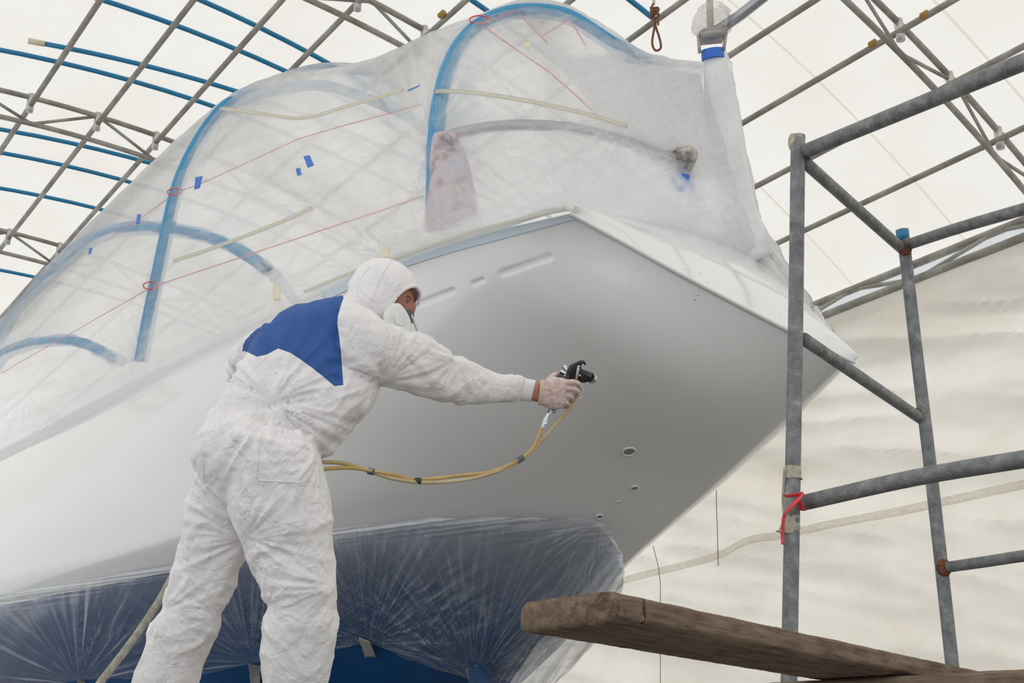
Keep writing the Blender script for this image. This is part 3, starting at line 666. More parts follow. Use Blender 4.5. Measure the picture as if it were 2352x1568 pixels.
tg = tube('blue_wrap', [P(1040, 337, zq + .03), P(1052, 347, zq + .05)], .02, blue_tape, None, 8, 6); sub(tg, b1)
M_winch = pbr('winch_wrap', (.36, .33, .30), .6, noise_cols=[(.35, (.16, .15, .14)), (.6, (.55, .51, .47))], nscale=22, bump=.4)
wdz = proj(hit(CB, 1558, 375)[0])[2] + .09 - 5.95
w = lathe_px([(1560, 340, 5.95, .05), (1562, 352, 5.95, .085), (1560, 372, 5.95, .075), (1558, 395, 5.95, .055), (1556, 410, 5.95, .06)], M_winch, 'wrapped_winch', dz=wdz); tag(w, 'grey winch wrapped in film at the end of the stern rail', 'winch')
w2 = lathe_px([(1535, 352, 5.9, .03), (1530, 375, 5.9, .045), (1540, 395, 5.9, .03)], M_winch, 'side_drum', None, dz=wdz); sub(w2, w)
w3 = lathe_px([(1557, 402, 5.92, .055), (1556, 425, 5.92, .05), (1555, 440, 5.92, .02)], blue_tape, 'base_cover', None, dz=wdz - .035); sub(w3, w)
# stern pole
M_pole = pbr('pole_wrap', (.80, .81, .82), .35, noise_cols=[(.3, (.70, .71, .72)), (.7, (.86, .87, .88))], nscale=6, bump=.35, bscale=14)
pole = lathe_px([(1640, 118, 6.1, .052), (1644, 150, 6.1, .060), (1652, 220, 6.1, .078), (1662, 300, 6.1, .088), (1672, 400, 6.1, .105), (1692, 500, 6.1, .11), (1730, 600, 6.1, .13)], M_pole, 'stern_pole')
tag(pole, 'white wrapped pole rising from the stern beside the canopy', 'pole')
o = lathe_px([(1636, 114, 6.08, .055), (1637, 124, 6.08, .057), (1638, 136, 6.08, .058)], blue_tape, 'tape_ring'); sub(o, pole); o['label'] = 'bright blue tape around the pole'
M_brk = pbr('bracket_metal', (.42, .39, .36), .45, .4)
br = MB()
for c_ in (((1606, 78), (1668, 71)), ((1668, 71), (1662, 116)), ((1604, 80), (1607, 122)), ((1616, 70), (1606, 78)), ((1616, 69), (1650, 66))):
    br.add(*tube_data(catmull([P(*c_[0], 6.05), P(*c_[1], 6.05)], 4), .009, 8))
br.add(*prism_data([P(1606, 78, 6.06), P(1668, 71, 6.06), P(1662, 90, 6.07), P(1610, 95, 6.07)], np.array([0, .05, .01])))
o = br.build('bracket', M_brk, pole)
M_ypole = pbr('yellowed_tube', (.60, .55, .42), .5)
tube('top_tube', [P(1626, -160, 6.1), P(1632, 75, 6.1)], .018, M_ypole, pole, 10)
tube('strut', [P(1645, 72, 6.1), P(1700, 35, 6.05), P(1760, -12, 6.0), P(1900, -120, 5.85)], .028, M_rail, pole, 12)
cw = film_mat('clump_film', .22, .5, (.82, .79, .76), .3, .3, 14, 10, .5)
n_ = 60; th = np.linspace(0, 2 * PI, n_); vv = np.linspace(0, 1, 30); TH, VV = np.meshgrid(th, vv)
cen = np.array([P(1638, 12 + 75 * v, 6.08) for v in vv])[:, None]
rr = (.030 + .060 * np.sin(PI * VV) ** .6) * (1 + .45 * noise(np.stack([np.cos(TH) * 1.6, np.sin(TH) * 1.6, VV * 4], -1)))
Vc = cen + rr[..., None] * (np.cos(TH)[..., None] * np.array([1.0, 0, 0]) + np.sin(TH)[..., None] * np.array([0, 1.0, 0]))
fast_mesh('film_clump', Vc.reshape(-1, 3), grid_faces(30, n_), cw, pole, np.stack([TH / 6, VV], -1).reshape(-1, 2), {'fold': np.zeros(1800)})
# hanging rope loop
M_rope = pbr('brown_rope', (.20, .085, .05), .7, bump=.4, bscale=200)
lp = empty('rope_loop', P(1503, 0, 5.6), 'short brown rope tied in a loop hanging from above', 'rope')
tube('loop', pxpath([(1500, 38, 5.6), (1503, 60, 5.6), (1498, 95, 5.6), (1502, 112, 5.6), (1510, 116, 5.6), (1518, 108, 5.6), (1514, 85, 5.6), (1506, 60, 5.6), (1504, 38, 5.6)]), .0055, M_rope, lp, 8, 60)
kn = MB()
for i in range(4):
    c = P(1503 + (i % 2) * 2, 18 + 6 * i, 5.6); kn.add(*tube_data([c + .017 * (math.cos(t) * np.array([1, 0, 0]) + .5 * math.sin(t) * np.array([0, 1, 0])) + UP * .006 * math.sin(t + i) for t in np.linspace(0, 2 * PI, 16)], .006, 6))
kn.add(*tube_data(catmull(pxpath([(1497, 38, 5.59), (1495, 25, 5.59), (1500, 8, 5.59)]), 8), .005, 6)); kn.add(*tube_data(catmull(pxpath([(1512, 58, 5.59), (1511, 40, 5.59), (1508, 20, 5.59)]), 8), .005, 6))
kn.build('knot', M_rope, lp)
tube('cord', [P(1502, 10, 5.6), P(1502, 10, 5.6) + UP * 2.6], .006, pbr('white_cord', (.7, .7, .68), .6), lp, 8)
# ------------------------------------------------------------------ film skirt over the blue bottom
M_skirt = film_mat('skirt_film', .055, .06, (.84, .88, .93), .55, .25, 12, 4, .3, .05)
sk_top = [(-330, 1445), (-150, 1398), (0, 1368), (230, 1323), (415, 1288), (600, 1252), (755, 1217), (900, 1196), (1050, 1189), (1200, 1187), (1310, 1190), (1372, 1197), (1405, 1225), (1430, 1275)]
sk_bot = [(-330, 1640), (-100, 1600), (50, 1590), (180, 1562), (400, 1556), (585, 1522), (720, 1500), (845, 1478), (930, 1510), (1010, 1540), (1085, 1562), (1130, 1600), (1175, 1610), (1235, 1600)]
nr = 9; rows = []
for i in range(nr):
    w = i / (nr - 1); row = []
    for (x0, y0), (x1, y1) in zip(sk_top, sk_bot):
        bul = 0
        x, y = x0 * (1 - w) + x1 * w, y0 * (1 - w) + y1 * w
        if x0 > 1390: x += (30 if x0 < 1420 else 62) * math.sin(PI * w) ** .8
        h = HB.ray_cast(Vector(CAM), Vector(ray(x, y)).normalized())
        if h[0] is not None:
            z = proj(np.array(h[0]))[2]
        else: z = None
        row.append([x, y, z])
    rows.append(row)
for row in rows:                              # where the film hangs clear of the hull carry the depth on
    last = None
    for q in row:
        if q[2] is None or (last is not None and q[2] > last + .5): q[2] = (last if last else 10.4) + .02
        last = q[2]
SK = net(np.array([[P(x, y, z - .09 - .06 * math.sin(PI * i / (nr - 1))) for x, y, z in row] for i, row in enumerate(rows)]), 760, 300)
KP = proj(SK); Uu, Vv = np.meshgrid(np.linspace(0, 13, 760), np.linspace(0, 1, 300))
dU = np.gradient(SK, axis=1); dV = np.gradient(SK, axis=0); NS = np.cross(dU, dV); NS /= np.linalg.norm(NS, axis=-1)[..., None] + 1e-9; NS *= np.sign((NS * (CAM - SK)).sum(-1))[..., None]
dd = np.zeros_like(Uu); fold = np.zeros_like(Uu)
for x, y, R, kf in ((180, 1570, 260, 70), (582, 1522, 230, 80), (845, 1476, 260, 90), (1092, 1562, 330, 80), (1375, 1200, 170, 60)):
    dx, dy = KP[..., 0] - x, KP[..., 1] - y; r = np.hypot(dx, dy); th = np.arctan2(dy, dx)
    w = np.exp(-(r / R) ** 2.2) * (1 - np.exp(-(r / 10) ** 2))
    ang = noise(np.stack([np.cos(th) * kf / 6.3, np.sin(th) * kf / 6.3, r / 260 + x], -1))
    dd += .014 * w * ang * np.clip(r / 110, .12, 1); fold += .36 * w * np.clip(1 - np.abs(ang - .1) * 8, 0, 1) ** 1.5
q = np.stack([(KP[..., 0] * .62 + KP[..., 1] * .78) / 15, (KP[..., 0] * .78 - KP[..., 1] * .62) / 90, 0 * Uu], -1)
mid = np.exp(-(((KP[..., 0] - 1020) / 170) ** 2 + ((KP[..., 1] - 1400) / 90) ** 2))
l1 = noise(q); dd += .010 * mid * l1; fold += .22 * mid * np.clip(1 - np.abs(l1) * 5, 0, 1)
q = np.stack([KP[..., 0] / 260, (KP[..., 1] + KP[..., 0] * .13) / 7, 0 * Uu], -1); topb = np.exp(-(Vv / .12) ** 2); l2 = noise(q)
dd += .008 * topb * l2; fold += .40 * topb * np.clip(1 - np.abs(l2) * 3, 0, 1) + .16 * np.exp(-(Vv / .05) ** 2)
rt = np.clip((KP[..., 0] + (KP[..., 1] - 1200) * .75 - 1380) / 90, 0, 1); q = np.stack([(KP[..., 0] * .8 + KP[..., 1] * .6) / 16, (KP[..., 0] * .6 - KP[..., 1] * .8) / 300, 0 * Uu + 7], -1); l3 = noise(q)
dd += .02 * rt * l3; fold += rt * (.16 + .5 * np.clip(1 - np.abs(l3) * 3.5, 0, 1))
fold += .40 * np.exp(-(Vv / .40) ** 2) * np.clip((KP[..., 0] - 350) / 550, .22, 1)  # pale haze painted into the upper skirt film, standing in for sky glare
dd += .004 * noise(np.stack([KP[..., 0] / 60, KP[..., 1] / 60, 0 * Uu], -1))
need = np.zeros(SK.shape[:2]); VD = SK - CAM; DD = np.linalg.norm(VD, axis=-1); VD /= DD[..., None]
for i in range(0, SK.shape[0], 3):            # the film rests on the hull, never inside it
    for j in range(0, SK.shape[1], 4):
        h_ = HB.ray_cast(Vector(CAM), Vector(VD[i, j]))
        if h_[0] is not None and h_[3] < DD[i, j] + .06: need[i:i + 3, j:j + 4] = DD[i, j] + .06 - h_[3]
for _ in range(3):
    q_ = np.pad(need, 6, mode='edge'); need = np.max([q_[a_:a_ + need.shape[0], b_:b_ + need.shape[1]] for a_ in (0, 4, 6, 8, 12) for b_ in (0, 4, 6, 8, 12)], 0)
for _ in range(6):
    q_ = np.pad(need, 6, mode='edge'); need = np.mean([q_[a_:a_ + need.shape[0], b_:b_ + need.shape[1]] for a_ in (2, 4, 6, 8, 10) for b_ in (2, 4, 6, 8, 10)], 0)
SK = SK - VD * need[..., None] + NS * (np.clip(dd, -.02, .05))[..., None]
uvs = np.stack([Uu / 13 * 3, Vv], -1).reshape(-1, 2)
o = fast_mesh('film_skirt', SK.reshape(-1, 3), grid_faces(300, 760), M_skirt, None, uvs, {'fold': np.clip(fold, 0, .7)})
tag(o, 'glossy wrinkled plastic film taped over the blue bottom of the yacht', 'plastic sheet')
KB = bvh_of(SK.reshape(-1, 3), grid_faces(300, 760))
for pts, l in ((((824, 1463), (850, 1472), (864, 1508), (838, 1510)), 'right of the worker\'s leg'), (((571, 1522), (597, 1530), (599, 1575), (575, 1570)), 'between the worker\'s legs'), (((1070, 1536), (1094, 1526), (1100, 1572), (1078, 1570)), 'at the foot of the blue skeg'), (((178, 1560), (196, 1564), (200, 1580), (180, 1580)), 'at the bottom left edge')):
    V = [P(x, y, (proj(hit(KB, x, y)[0])[2] if hit(KB, x, y) else proj(hit(HB, x, y)[0])[2]) - .03) for x, y in pts]
    SGp = net(np.array([[V[0], V[1]], [V[3], V[2]]]), 8, 10); SGp = SGp + .004 * noise(SGp * 30)[..., None]
    o = fast_mesh('tape_strip', SGp.reshape(-1, 3), grid_faces(10, 8), grey_tape); s = o.modifiers.new('s', 'SOLIDIFY'); s.thickness = .0015
    tag(o, 'piece of grey tape on the film skirt hem ' + l, 'tape', 'grey tape pieces on the hem')
# torn clear film hanging behind the plank end
g_ = [[P(1425, 1290, 5.9), P(1400, 1380, 5.9), P(1330, 1470, 5.85), P(1240, 1600, 5.8)], [P(1330, 1330, 5.95), P(1280, 1420, 5.95), P(1220, 1500, 5.9), P(1150, 1620, 5.85)]]
FL = net(np.array(g_), 80, 40); FL = FL + (np.array([.02, .05, 0]) * noise(FL * 7)[..., None])
o = fast_mesh('loose_film', FL.reshape(-1, 3), grid_faces(40, 80), film_mat('loose_film', .30, .5, (.80, .80, .78), .3, .3, 16, 6, .4), None, np.stack(np.meshgrid(np.linspace(0, .8, 80), np.linspace(0, .5, 40)), -1).reshape(-1, 2), {'fold': np.zeros(3200)})
tag(o, 'loose clear film hanging off the stern behind the wooden plank end', 'plastic sheet')
# ------------------------------------------------------------------ scaffold
sc = empty('scaffold_tower', P(1810, 1600, 3.55), 'galvanised tube scaffold frame standing at the right, paint spattered', 'scaffold')
def post(pts, r, name, hollow=True, n=24):
    C = catmull([P(*p) for p in pts], n); d = hollow_data(C, r) if hollow else tube_data(C, r, 20)
    return MB().add(*d).build(name, galv, sc)
post([(1833, 312, 4.0), (1828, 700, 3.85), (1819, 1200, 3.65), (1812, 1568, 3.5), (1806, 1800, 3.4)], .0235, 'post')
post([(2073, 528, 4.75), (2104, 800, 4.62), (2140, 1100, 4.48), (2182, 1480, 4.3), (2194, 1600, 4.25)], .0235, 'post')
post([(1846, 349, 3.98), (2100, 245, 3.55), (2352, 142, 3.2), (2480, 92, 3.03), (2700, 5, 2.75)], .0238, 'top_rail', False)
post([(1842, 1155, 3.66), (2100, 1097, 3.38), (2352, 1054, 3.12), (2480, 1034, 3.0), (2700, 1000, 2.75)], .0235, 'lower_rail', False)
post([(2084, 562, 4.72), (2200, 524, 4.45), (2352, 480, 4.15), (2480, 445, 3.95), (2700, 375, 3.6)], .0215, 'top_rail', False)
post([(2170, 1303, 4.37), (2260, 1290, 4.2), (2352, 1276, 4.05), (2480, 1260, 3.85), (2700, 1222, 3.5)], .0195, 'lower_rail', False)
post([(1848, 372, 3.98), (2070, 570, 4.72)], .0205, 'rung', False)
post([(1846, 778, 3.84), (2116, 962, 4.55)], .0205, 'rung', False)
MB().add(*tube_data([P(2072, 527, 4.74), P(2074, 553, 4.74)], .0245, 18)).build('end_plug', pbr('faded_blue_plastic', (.03, .20, .38), .5, bump=.2), sc)['label'] = 'blue plug in the top of the rear post'
for x, y, z in ((2078, 570, 4.71), (2118, 950, 4.55), (2168, 1303, 4.36)):
    c = P(x, y, z); MB().add(*ellipsoid_data(c, np.array([.028, 0, 0]), np.array([0, .02, 0]), UP * .032)).build('weld', rust, sc)['label'] = 'rusty weld bead'
def wrap(name, pts, r0, mat, lab, cat, grp=None, n=30, noisy=.004):
    C = catmull([P(*p) for p in pts], n); V, Fc = tube_data(C, r0, 24, False); V = V + noisy * noise(V * 40)[:, None] * np.array([1, -1, .3]); o = MB().add(V, Fc).build(name, mat)
    s = o.modifiers.new('s', 'SOLIDIFY'); s.thickness = .001; return tag(o, lab, cat, grp)
M_oldtape = pbr('old_paper_tape', (.50, .44, .34), .8, noise_cols=[(.3, (.34, .29, .22)), (.7, (.62, .57, .48))], nscale=40, bump=.5)
M_yfilm = pbr('yellowed_film', (.50, .47, .34), .4, noise_cols=[(.3, (.30, .30, .26)), (.7, (.56, .52, .38))], nscale=30, bump=.4)
wrap('paper_tape', [(1832, 309, 4.0), (1831, 322, 4.0), (1830, 344, 4.0)], .0262, M_oldtape, 'torn cream paper tape around the top of the front scaffold post', 'tape', 'tape on the front post', 30, .006)
flap = net(np.array([[P(1813, 312, 3.97), P(1826, 309, 3.96)], [P(1816, 330, 3.97), P(1822, 335, 3.96)]]), 10, 10); flap = flap + .005 * noise(flap * 60)[..., None]
fo = fast_mesh('tape_flap', flap.reshape(-1, 3), grid_faces(10, 10), M_oldtape); s = fo.modifiers.new('s', 'SOLIDIFY'); s.thickness = .001
tag(fo, 'curled loose flap of torn tape at the top of the front post', 'tape')
wrap('yellow_film_wrap', [(1822, 1072, 3.70), (1821, 1100, 3.69)], .0262, M_yfilm, 'yellowed film band around the front post above the red ribbon', 'tape', 'tape on the front post', 20)
wrap('yellow_film_wrap', [(1817, 1185, 3.66), (1816, 1228, 3.64)], .0262, M_yfilm, 'yellowed film band around the front post below the red ribbon', 'tape', 'tape on the front post', 20)
o = tube('frayed_strip', pxpath([(1802, 1075, 3.68), (1800, 1110, 3.68), (1798, 1150, 3.68), (1800, 1190, 3.66), (1790, 1218, 3.62), (1784, 1219, 3.6), (1796, 1223, 3.62)]), .004, M_oldtape, None, 6, 40, .4); tag(o, 'frayed strip of old tape along the left of the front post', 'tape')
rb = empty('red_ribbon', P(1825, 1150, 3.6), 'red plastic ribbon tied round the scaffold post and rail', 'ribbon')
M_red = pbr('red_ribbon', (.75, .07, .08), .4)
tube('band', pxpath([(1803, 1139, 3.63), (1822, 1137, 3.60), (1842, 1134, 3.62)]), .009, M_red, rb, 8, 12, .3)
tube('band', pxpath([(1842, 1134, 3.61), (1832, 1148, 3.59), (1812, 1168, 3.6), (1803, 1180, 3.62)]), .009, M_red, rb, 8, 16, .3)
tube('band', pxpath([(1832, 1146, 3.59), (1838, 1158, 3.6), (1842, 1170, 3.62), (1848, 1170, 3.63)]), .010, M_red, rb, 8, 16, .3)
tube('tail', pxpath([(1803, 1178, 3.62), (1799, 1195, 3.62), (1797, 1225, 3.62), (1798, 1250, 3.61)]), .005, M_red, rb, 8, 16, .3)
# planks
def wood(name, side=True):
    m, nt, out = newmat(name); L = nt.links.new; b = N(nt, 'ShaderNodeBsdfPrincipled', i_Roughness=.85); b.inputs['Specular IOR Level'].default_value = .2
    tc = N(nt, 'ShaderNodeTexCoord'); mp = N(nt, 'ShaderNodeMapping'); mp.inputs['Scale'].default_value = (1.2, 12, 12); L(tc.outputs['Object'], mp.inputs[0])
    n = N(nt, 'ShaderNodeTexNoise'); n.inputs['Scale'].default_value = 6; n.inputs['Detail'].default_value = 9; n.inputs['Roughness'].default_value = .7; L(mp.outputs[0], n.inputs['Vector'])
    r = ramp(nt, n.outputs['Fac'], [(.3, (.055, .034, .024)), (.46, (.165, .112, .083)), (.60, (.27, .20, .155)), (.76, (.40, .34, .28))])
    n2 = N(nt, 'ShaderNodeTexNoise'); n2.inputs['Scale'].default_value = 9; n2.inputs['Detail'].default_value = 5; L(tc.outputs['Object'], n2.inputs['Vector'])
    r2 = ramp(nt, n2.outputs['Fac'], [(.42, (0, 0, 0)), (.62, (1, 1, 1))])
    mx = N(nt, 'ShaderNodeMix', data_type='RGBA'); mx.inputs[7].default_value = (.27, .21, .14, 1); L(r.outputs[0], mx.inputs[6])
    mul = N(nt, 'ShaderNodeMath', operation='MULTIPLY'); L(r2.outputs[0], mul.inputs[0]); mul.inputs[1].default_value = .45; L(mul.outputs[0], mx.inputs[0])
    L(mx.outputs[2], b.inputs['Base Color']); bp = N(nt, 'ShaderNodeBump'); bp.inputs['Strength'].default_value = .9; bp.inputs['Distance'].default_value = .006
    ad = N(nt, 'ShaderNodeMath', operation='ADD'); L(n.outputs['Fac'], ad.inputs[0]); L(n2.outputs['Fac'], ad.inputs[1]); L(ad.outputs[0], bp.inputs['Height']); L(bp.outputs[0], b.inputs['Normal'])
    L(b.outputs[0], out.inputs[0]); return m
M_wood = wood('weathered_wood')
def plank(name, c0, c1, w, th, lab, worn=.0032, chamf=.02, grp=None):
    """c0, c1: the near lower edge ends (world); w: horizontal width vector; th: thickness up"""
    c0, c1 = np.array(c0), np.array(c1); L_ = np.linalg.norm(c1 - c0); X = (c1 - c0) / L_; W = np.linalg.norm(w); Y = w / W; Z = np.cross(X, Y); Z *= np.sign(Z[2])
    nx, ny, nz = int(L_ / .012), max(6, int(W / .015)), 7
    bm = bmesh.new(); bmesh.ops.create_cube(bm, size=1); 
    bm.free()
    V = {}; verts = []; Fc = []
    def vid(i, j, k):
        if (i, j, k) not in V:
            u, v, q = i / nx, j / ny, k / nz
            lx, ly, lz = u * L_, v * W, q * th
            # rounded worn corner at the near end and softened edges
            e = .012
            cy_ = 2 * v - 1; cz_ = 2 * q - 1
            sf = (abs(cy_) ** 10 * abs(cz_) ** 6)
            ly -= e * cy_ * sf * .5; lz -= e * cz_ * sf * .5
            if i == 0 or u < .02:
                lx += 0.02 * (max(0, abs(cy_) - .75) * 4) ** 2 * .8 + .006 * (abs(cz_) ** 3)
            p = np.array([lx, ly, lz]); 
            p = p + worn * (np.array([.5, .5, .5]) * float(noise(np.array([lx * 14, ly * 30, lz * 40 + 3]))) + np.array([.3, .3, .3]) * float(noise(np.array([lx * 60, ly * 60, lz * 60 + 3]))))
            V[(i, j, k)] = len(verts); verts.append(p)
        return V[(i, j, k)]
    for i in range(nx):
        for j in range(ny):
            Fc.append((vid(i, j, 0), vid(i, j + 1, 0), vid(i + 1, j + 1, 0), vid(i + 1, j, 0))); Fc.append((vid(i, j, nz), vid(i + 1, j, nz), vid(i + 1, j + 1, nz), vid(i, j + 1, nz)))
        for k in range(nz):
            Fc.append((vid(i, 0, k), vid(i + 1, 0, k), vid(i + 1, 0, k + 1), vid(i, 0, k + 1))); Fc.append((vid(i, ny, k), vid(i, ny, k + 1), vid(i + 1, ny, k + 1), vid(i + 1, ny, k)))
    for j in range(ny):
        for k in range(nz):
            Fc.append((vid(0, j, k), vid(0, j, k + 1), vid(0, j + 1, k + 1), vid(0, j + 1, k))); Fc.append((vid(nx, j, k), vid(nx, j + 1, k), vid(nx, j + 1, k + 1), vid(nx, j, k + 1)))
    o = mesh_obj(name, np.array(verts), Fc, M_wood, None, True); 
    l = np.array(o.location); R = Matrix((X, Y, Z)).transposed().to_4x4(); o.matrix_world = Matrix.Translation(Vector(c0)) @ R @ Matrix.Translation(Vector(l))
    return tag(o, lab, 'plank', grp)
# nearest bottom corner, direction found from the photograph's edges; level plank
hB = 0.0
def level(x, y, h): r = ray(x, y); return CAM + r * (h / r[2])
PH = .285
cA = level(1538, 1412, PH); cB = level(2352, 1607, PH); cL = level(1296, 1443, PH)
wv = cL - cA; ln = cB - cA; ln /= np.linalg.norm(ln)
print('plank end width', np.linalg.norm(wv), 'Z', proj(cA)[2], proj(cB)[2], 'angle', math.degrees(math.acos(abs(wv @ ln) / np.linalg.norm(wv))))
plank('scaffold_plank', cA, cA + ln * 3.2, wv, .052, 'thick weathered brown plank end jutting in at lower right')
# bearer under it
bA = level(1690, 1569, PH - .002)
bB = level(2352, 1534, PH - .002)
lnb = bB - bA; lnb /= np.linalg.norm(lnb); wb = np.array([-lnb[1], lnb[0], 0]); wb *= .15 * np.sign(wb[1]); print('bearer', bA, bB, proj(bA), proj(bB))
plank('scaffold_plank', bA - lnb * .25 - UP * .05, bA + lnb * 2.0 - UP * .05, wb, .05, 'darker board lying crosswise under the plank at the bottom right edge')
# grey hose rising at bottom left
M_hose = pbr('dusty_hose', (.36, .34, .29), .8, noise_cols=[(.35, (.24, .23, .19)), (.65, (.44, .42, .36))], nscale=50, bump=.3)
o = tube('dusty_hose', pxpath([(440, 1240, 4.15), (385, 1345, 4.05), (345, 1412, 3.95), (290, 1490, 3.85), (225, 1575, 3.75), (150, 1680, 3.65)]), .0125, M_hose, None, 14, 60); tag(o, 'thick dusty grey hose slanting down behind the worker\'s leg', 'hose')
# ------------------------------------------------------------------ the painter
def loft_data(rings, n=40, seg=28, grow=1.0, ex=2.3):
    R = catmull(np.array(rings, float), n); V = []
    a = np.linspace(0, 2 * PI, seg, endpoint=False); ca, sa = np.cos(a), np.sin(a)
    ca = np.sign(ca) * np.abs(ca) ** (2 / ex); sa = np.sign(sa) * np.abs(sa) ** (2 / ex)
    for ax, ay, bx, by, z, d in R:
        A, B = P(ax, ay, z), P(bx, by, z); c = (A + B) / 2; u = (B - A) / 2 * grow
        w_ = ray((ax + bx) / 2, (ay + by) / 2); w_ /= np.linalg.norm(w_); w_ = w_ * d * grow
        V.append(c + ca[:, None] * u + sa[:, None] * w_)
    V = np.concatenate(V); Fc = []
    for i in range(n - 1):
        for j in range(seg):
            k = (j + 1) % seg; Fc.append((i * seg + j, i * seg + k, (i + 1) * seg + k, (i + 1) * seg + j))
    Fc += [tuple(range(seg))[::-1], tuple((n - 1) * seg + j for j in range(seg))]
    return V, Fc
def voxel(parts, size, smooth=6, fac=.5):
    mb = MB()
    for V, Fc in parts: mb.add(V, Fc)
    o = mb.build('tmp', None); r = o.modifiers.new('r', 'REMESH'); r.mode = 'VOXEL'; r.voxel_size = size
    s = o.modifiers.new('s', 'SMOOTH'); s.iterations = smooth; s.factor = fac
    dg = bpy.context.evaluated_depsgraph_get(); ev = o.evaluated_get(dg); me = ev.to_mesh()
    n = len(me.vertices); co = np.empty(n * 3); me.vertices.foreach_get('co', co); nn = np.empty(n * 3); me.vertices.foreach_get('normal', nn)
    fc = [tuple(p.vertices) for p in me.polygons]; loc = np.array(o.location)
    ev.to_mesh_clear(); bpy.data.objects.remove(o)
    return co.reshape(-1, 3) + loc, nn.reshape(-1, 3), fc
torso = [(505, 1150, 742, 1150, 3.75, .15), (446, 1060, 738, 1064, 3.75, .18), (472, 978, 724, 1003, 3.77, .175), (512, 925, 738, 1030, 3.80, .15), (545, 868, 800, 965, 3.84, .16), (575, 815, 845, 930, 3.88, .17), (612, 755, 862, 880, 3.92, .17), (665, 708, 880, 850, 3.95, .16), (740, 686, 895, 800, 3.97, .13), (790, 680, 878, 772, 3.99, .09), (806, 684, 868, 748, 4.0, .06)]
belly = [(540, 930, 700, 960, 3.86, .13), (620, 905, 735, 1048, 3.87, .13), (680, 880, 782, 1006, 3.90, .13), (740, 860, 812, 962, 3.93, .13), (790, 850, 848, 928, 3.95, .12), (830, 840, 864, 880, 3.97, .09)]
rarm = [(790, 690, 770, 884, 3.86, .10), (830, 708, 820, 886, 3.86, .10), (880, 742, 862, 876, 3.88, .088), (925, 760, 905, 880, 3.94, .080), (972, 775, 950, 900, 4.0, .077), (1020, 800, 1000, 914, 4.06, .073), (1040, 824, 1030, 918, 4.09, .066), (1062, 826, 1058, 924, 4.12, .062), (1100, 843, 1095, 926, 4.16, .058), (1150, 860, 1145, 924, 4.20, .050), (1190, 862, 1180, 921, 4.23, .044), (1207, 868, 1194, 917, 4.25, .038)]
larm = [(620, 745, 700, 830, 3.98, .09), (575, 770, 640, 850, 4.06, .08), (535, 808, 610, 890, 4.12, .072), (522, 850, 610, 905, 4.18, .066), (540, 905, 620, 890, 4.26, .06), (580, 940, 640, 905, 4.34, .055)]
lleg = [(455, 1010, 600, 1020, 3.80, .13), (447, 1070, 600, 1090, 3.80, .135), (445, 1118, 590, 1150, 3.80, .13), (424, 1168, 578, 1205, 3.80, .12), (414, 1240, 566, 1262, 3.80, .11), (396, 1315, 545, 1305, 3.80, .098), (380, 1372, 524, 1375, 3.80, .092), (376, 1402, 506, 1412, 3.80, .09), (352, 1440, 502, 1440, 3.80, .09), (345, 1475, 488, 1470, 3.80, .088), (330, 1520, 466, 1520, 3.80, .084), (312, 1566, 455, 1568, 3.80, .082), (292, 1640, 430, 1640, 3.80, .076), (285, 1700, 405, 1708, 3.80, .07), (285, 1745, 385, 1752, 3.80, .062)]
rleg = [(515, 990, 728, 1030, 3.70, .15), (517, 1060, 738, 1075, 3.69, .155), (524, 1120, 746, 1130, 3.68, .15), (537, 1180, 752, 1190, 3.66, .135), (560, 1245, 757, 1255, 3.65, .12), (580, 1300, 764, 1310, 3.64, .108), (597, 1352, 768, 1350, 3.63, .102), (603, 1378, 766, 1385, 3.63, .098), (616, 1392, 764, 1400, 3.63, .095), (606, 1440, 766, 1440, 3.62, .093), (605, 1500, 758, 1500, 3.62, .088), (610, 1568, 748, 1568, 3.62, .082), (616, 1650, 736, 1650, 3.62, .074), (622, 1720, 722, 1720, 3.62, .066), (628, 1765, 712, 1765, 3.62, .058)]
hoodr = [(802, 690, 862, 748, 4.0, .07), (800, 672, 885, 740, 4.02, .098), (806, 645, 908, 732, 4.03, .112), (820, 620, 938, 712, 4.05, .12), (844, 600, 957, 686, 4.06, .115), (876, 594, 957, 655, 4.07, .095), (900, 598, 948, 634, 4.08, .06), (917, 607, 938, 622, 4.08, .03)]
V, Nn, Fc = voxel([loft_data(torso, 60), loft_data(belly, 40), loft_data(rarm, 60), loft_data(larm, 30), loft_data(lleg, 70), loft_data(rleg, 70), loft_data(hoodr, 50)], .006, 8, .5)
Fc = [tuple(f) for f in Fc]
pp = proj(V)
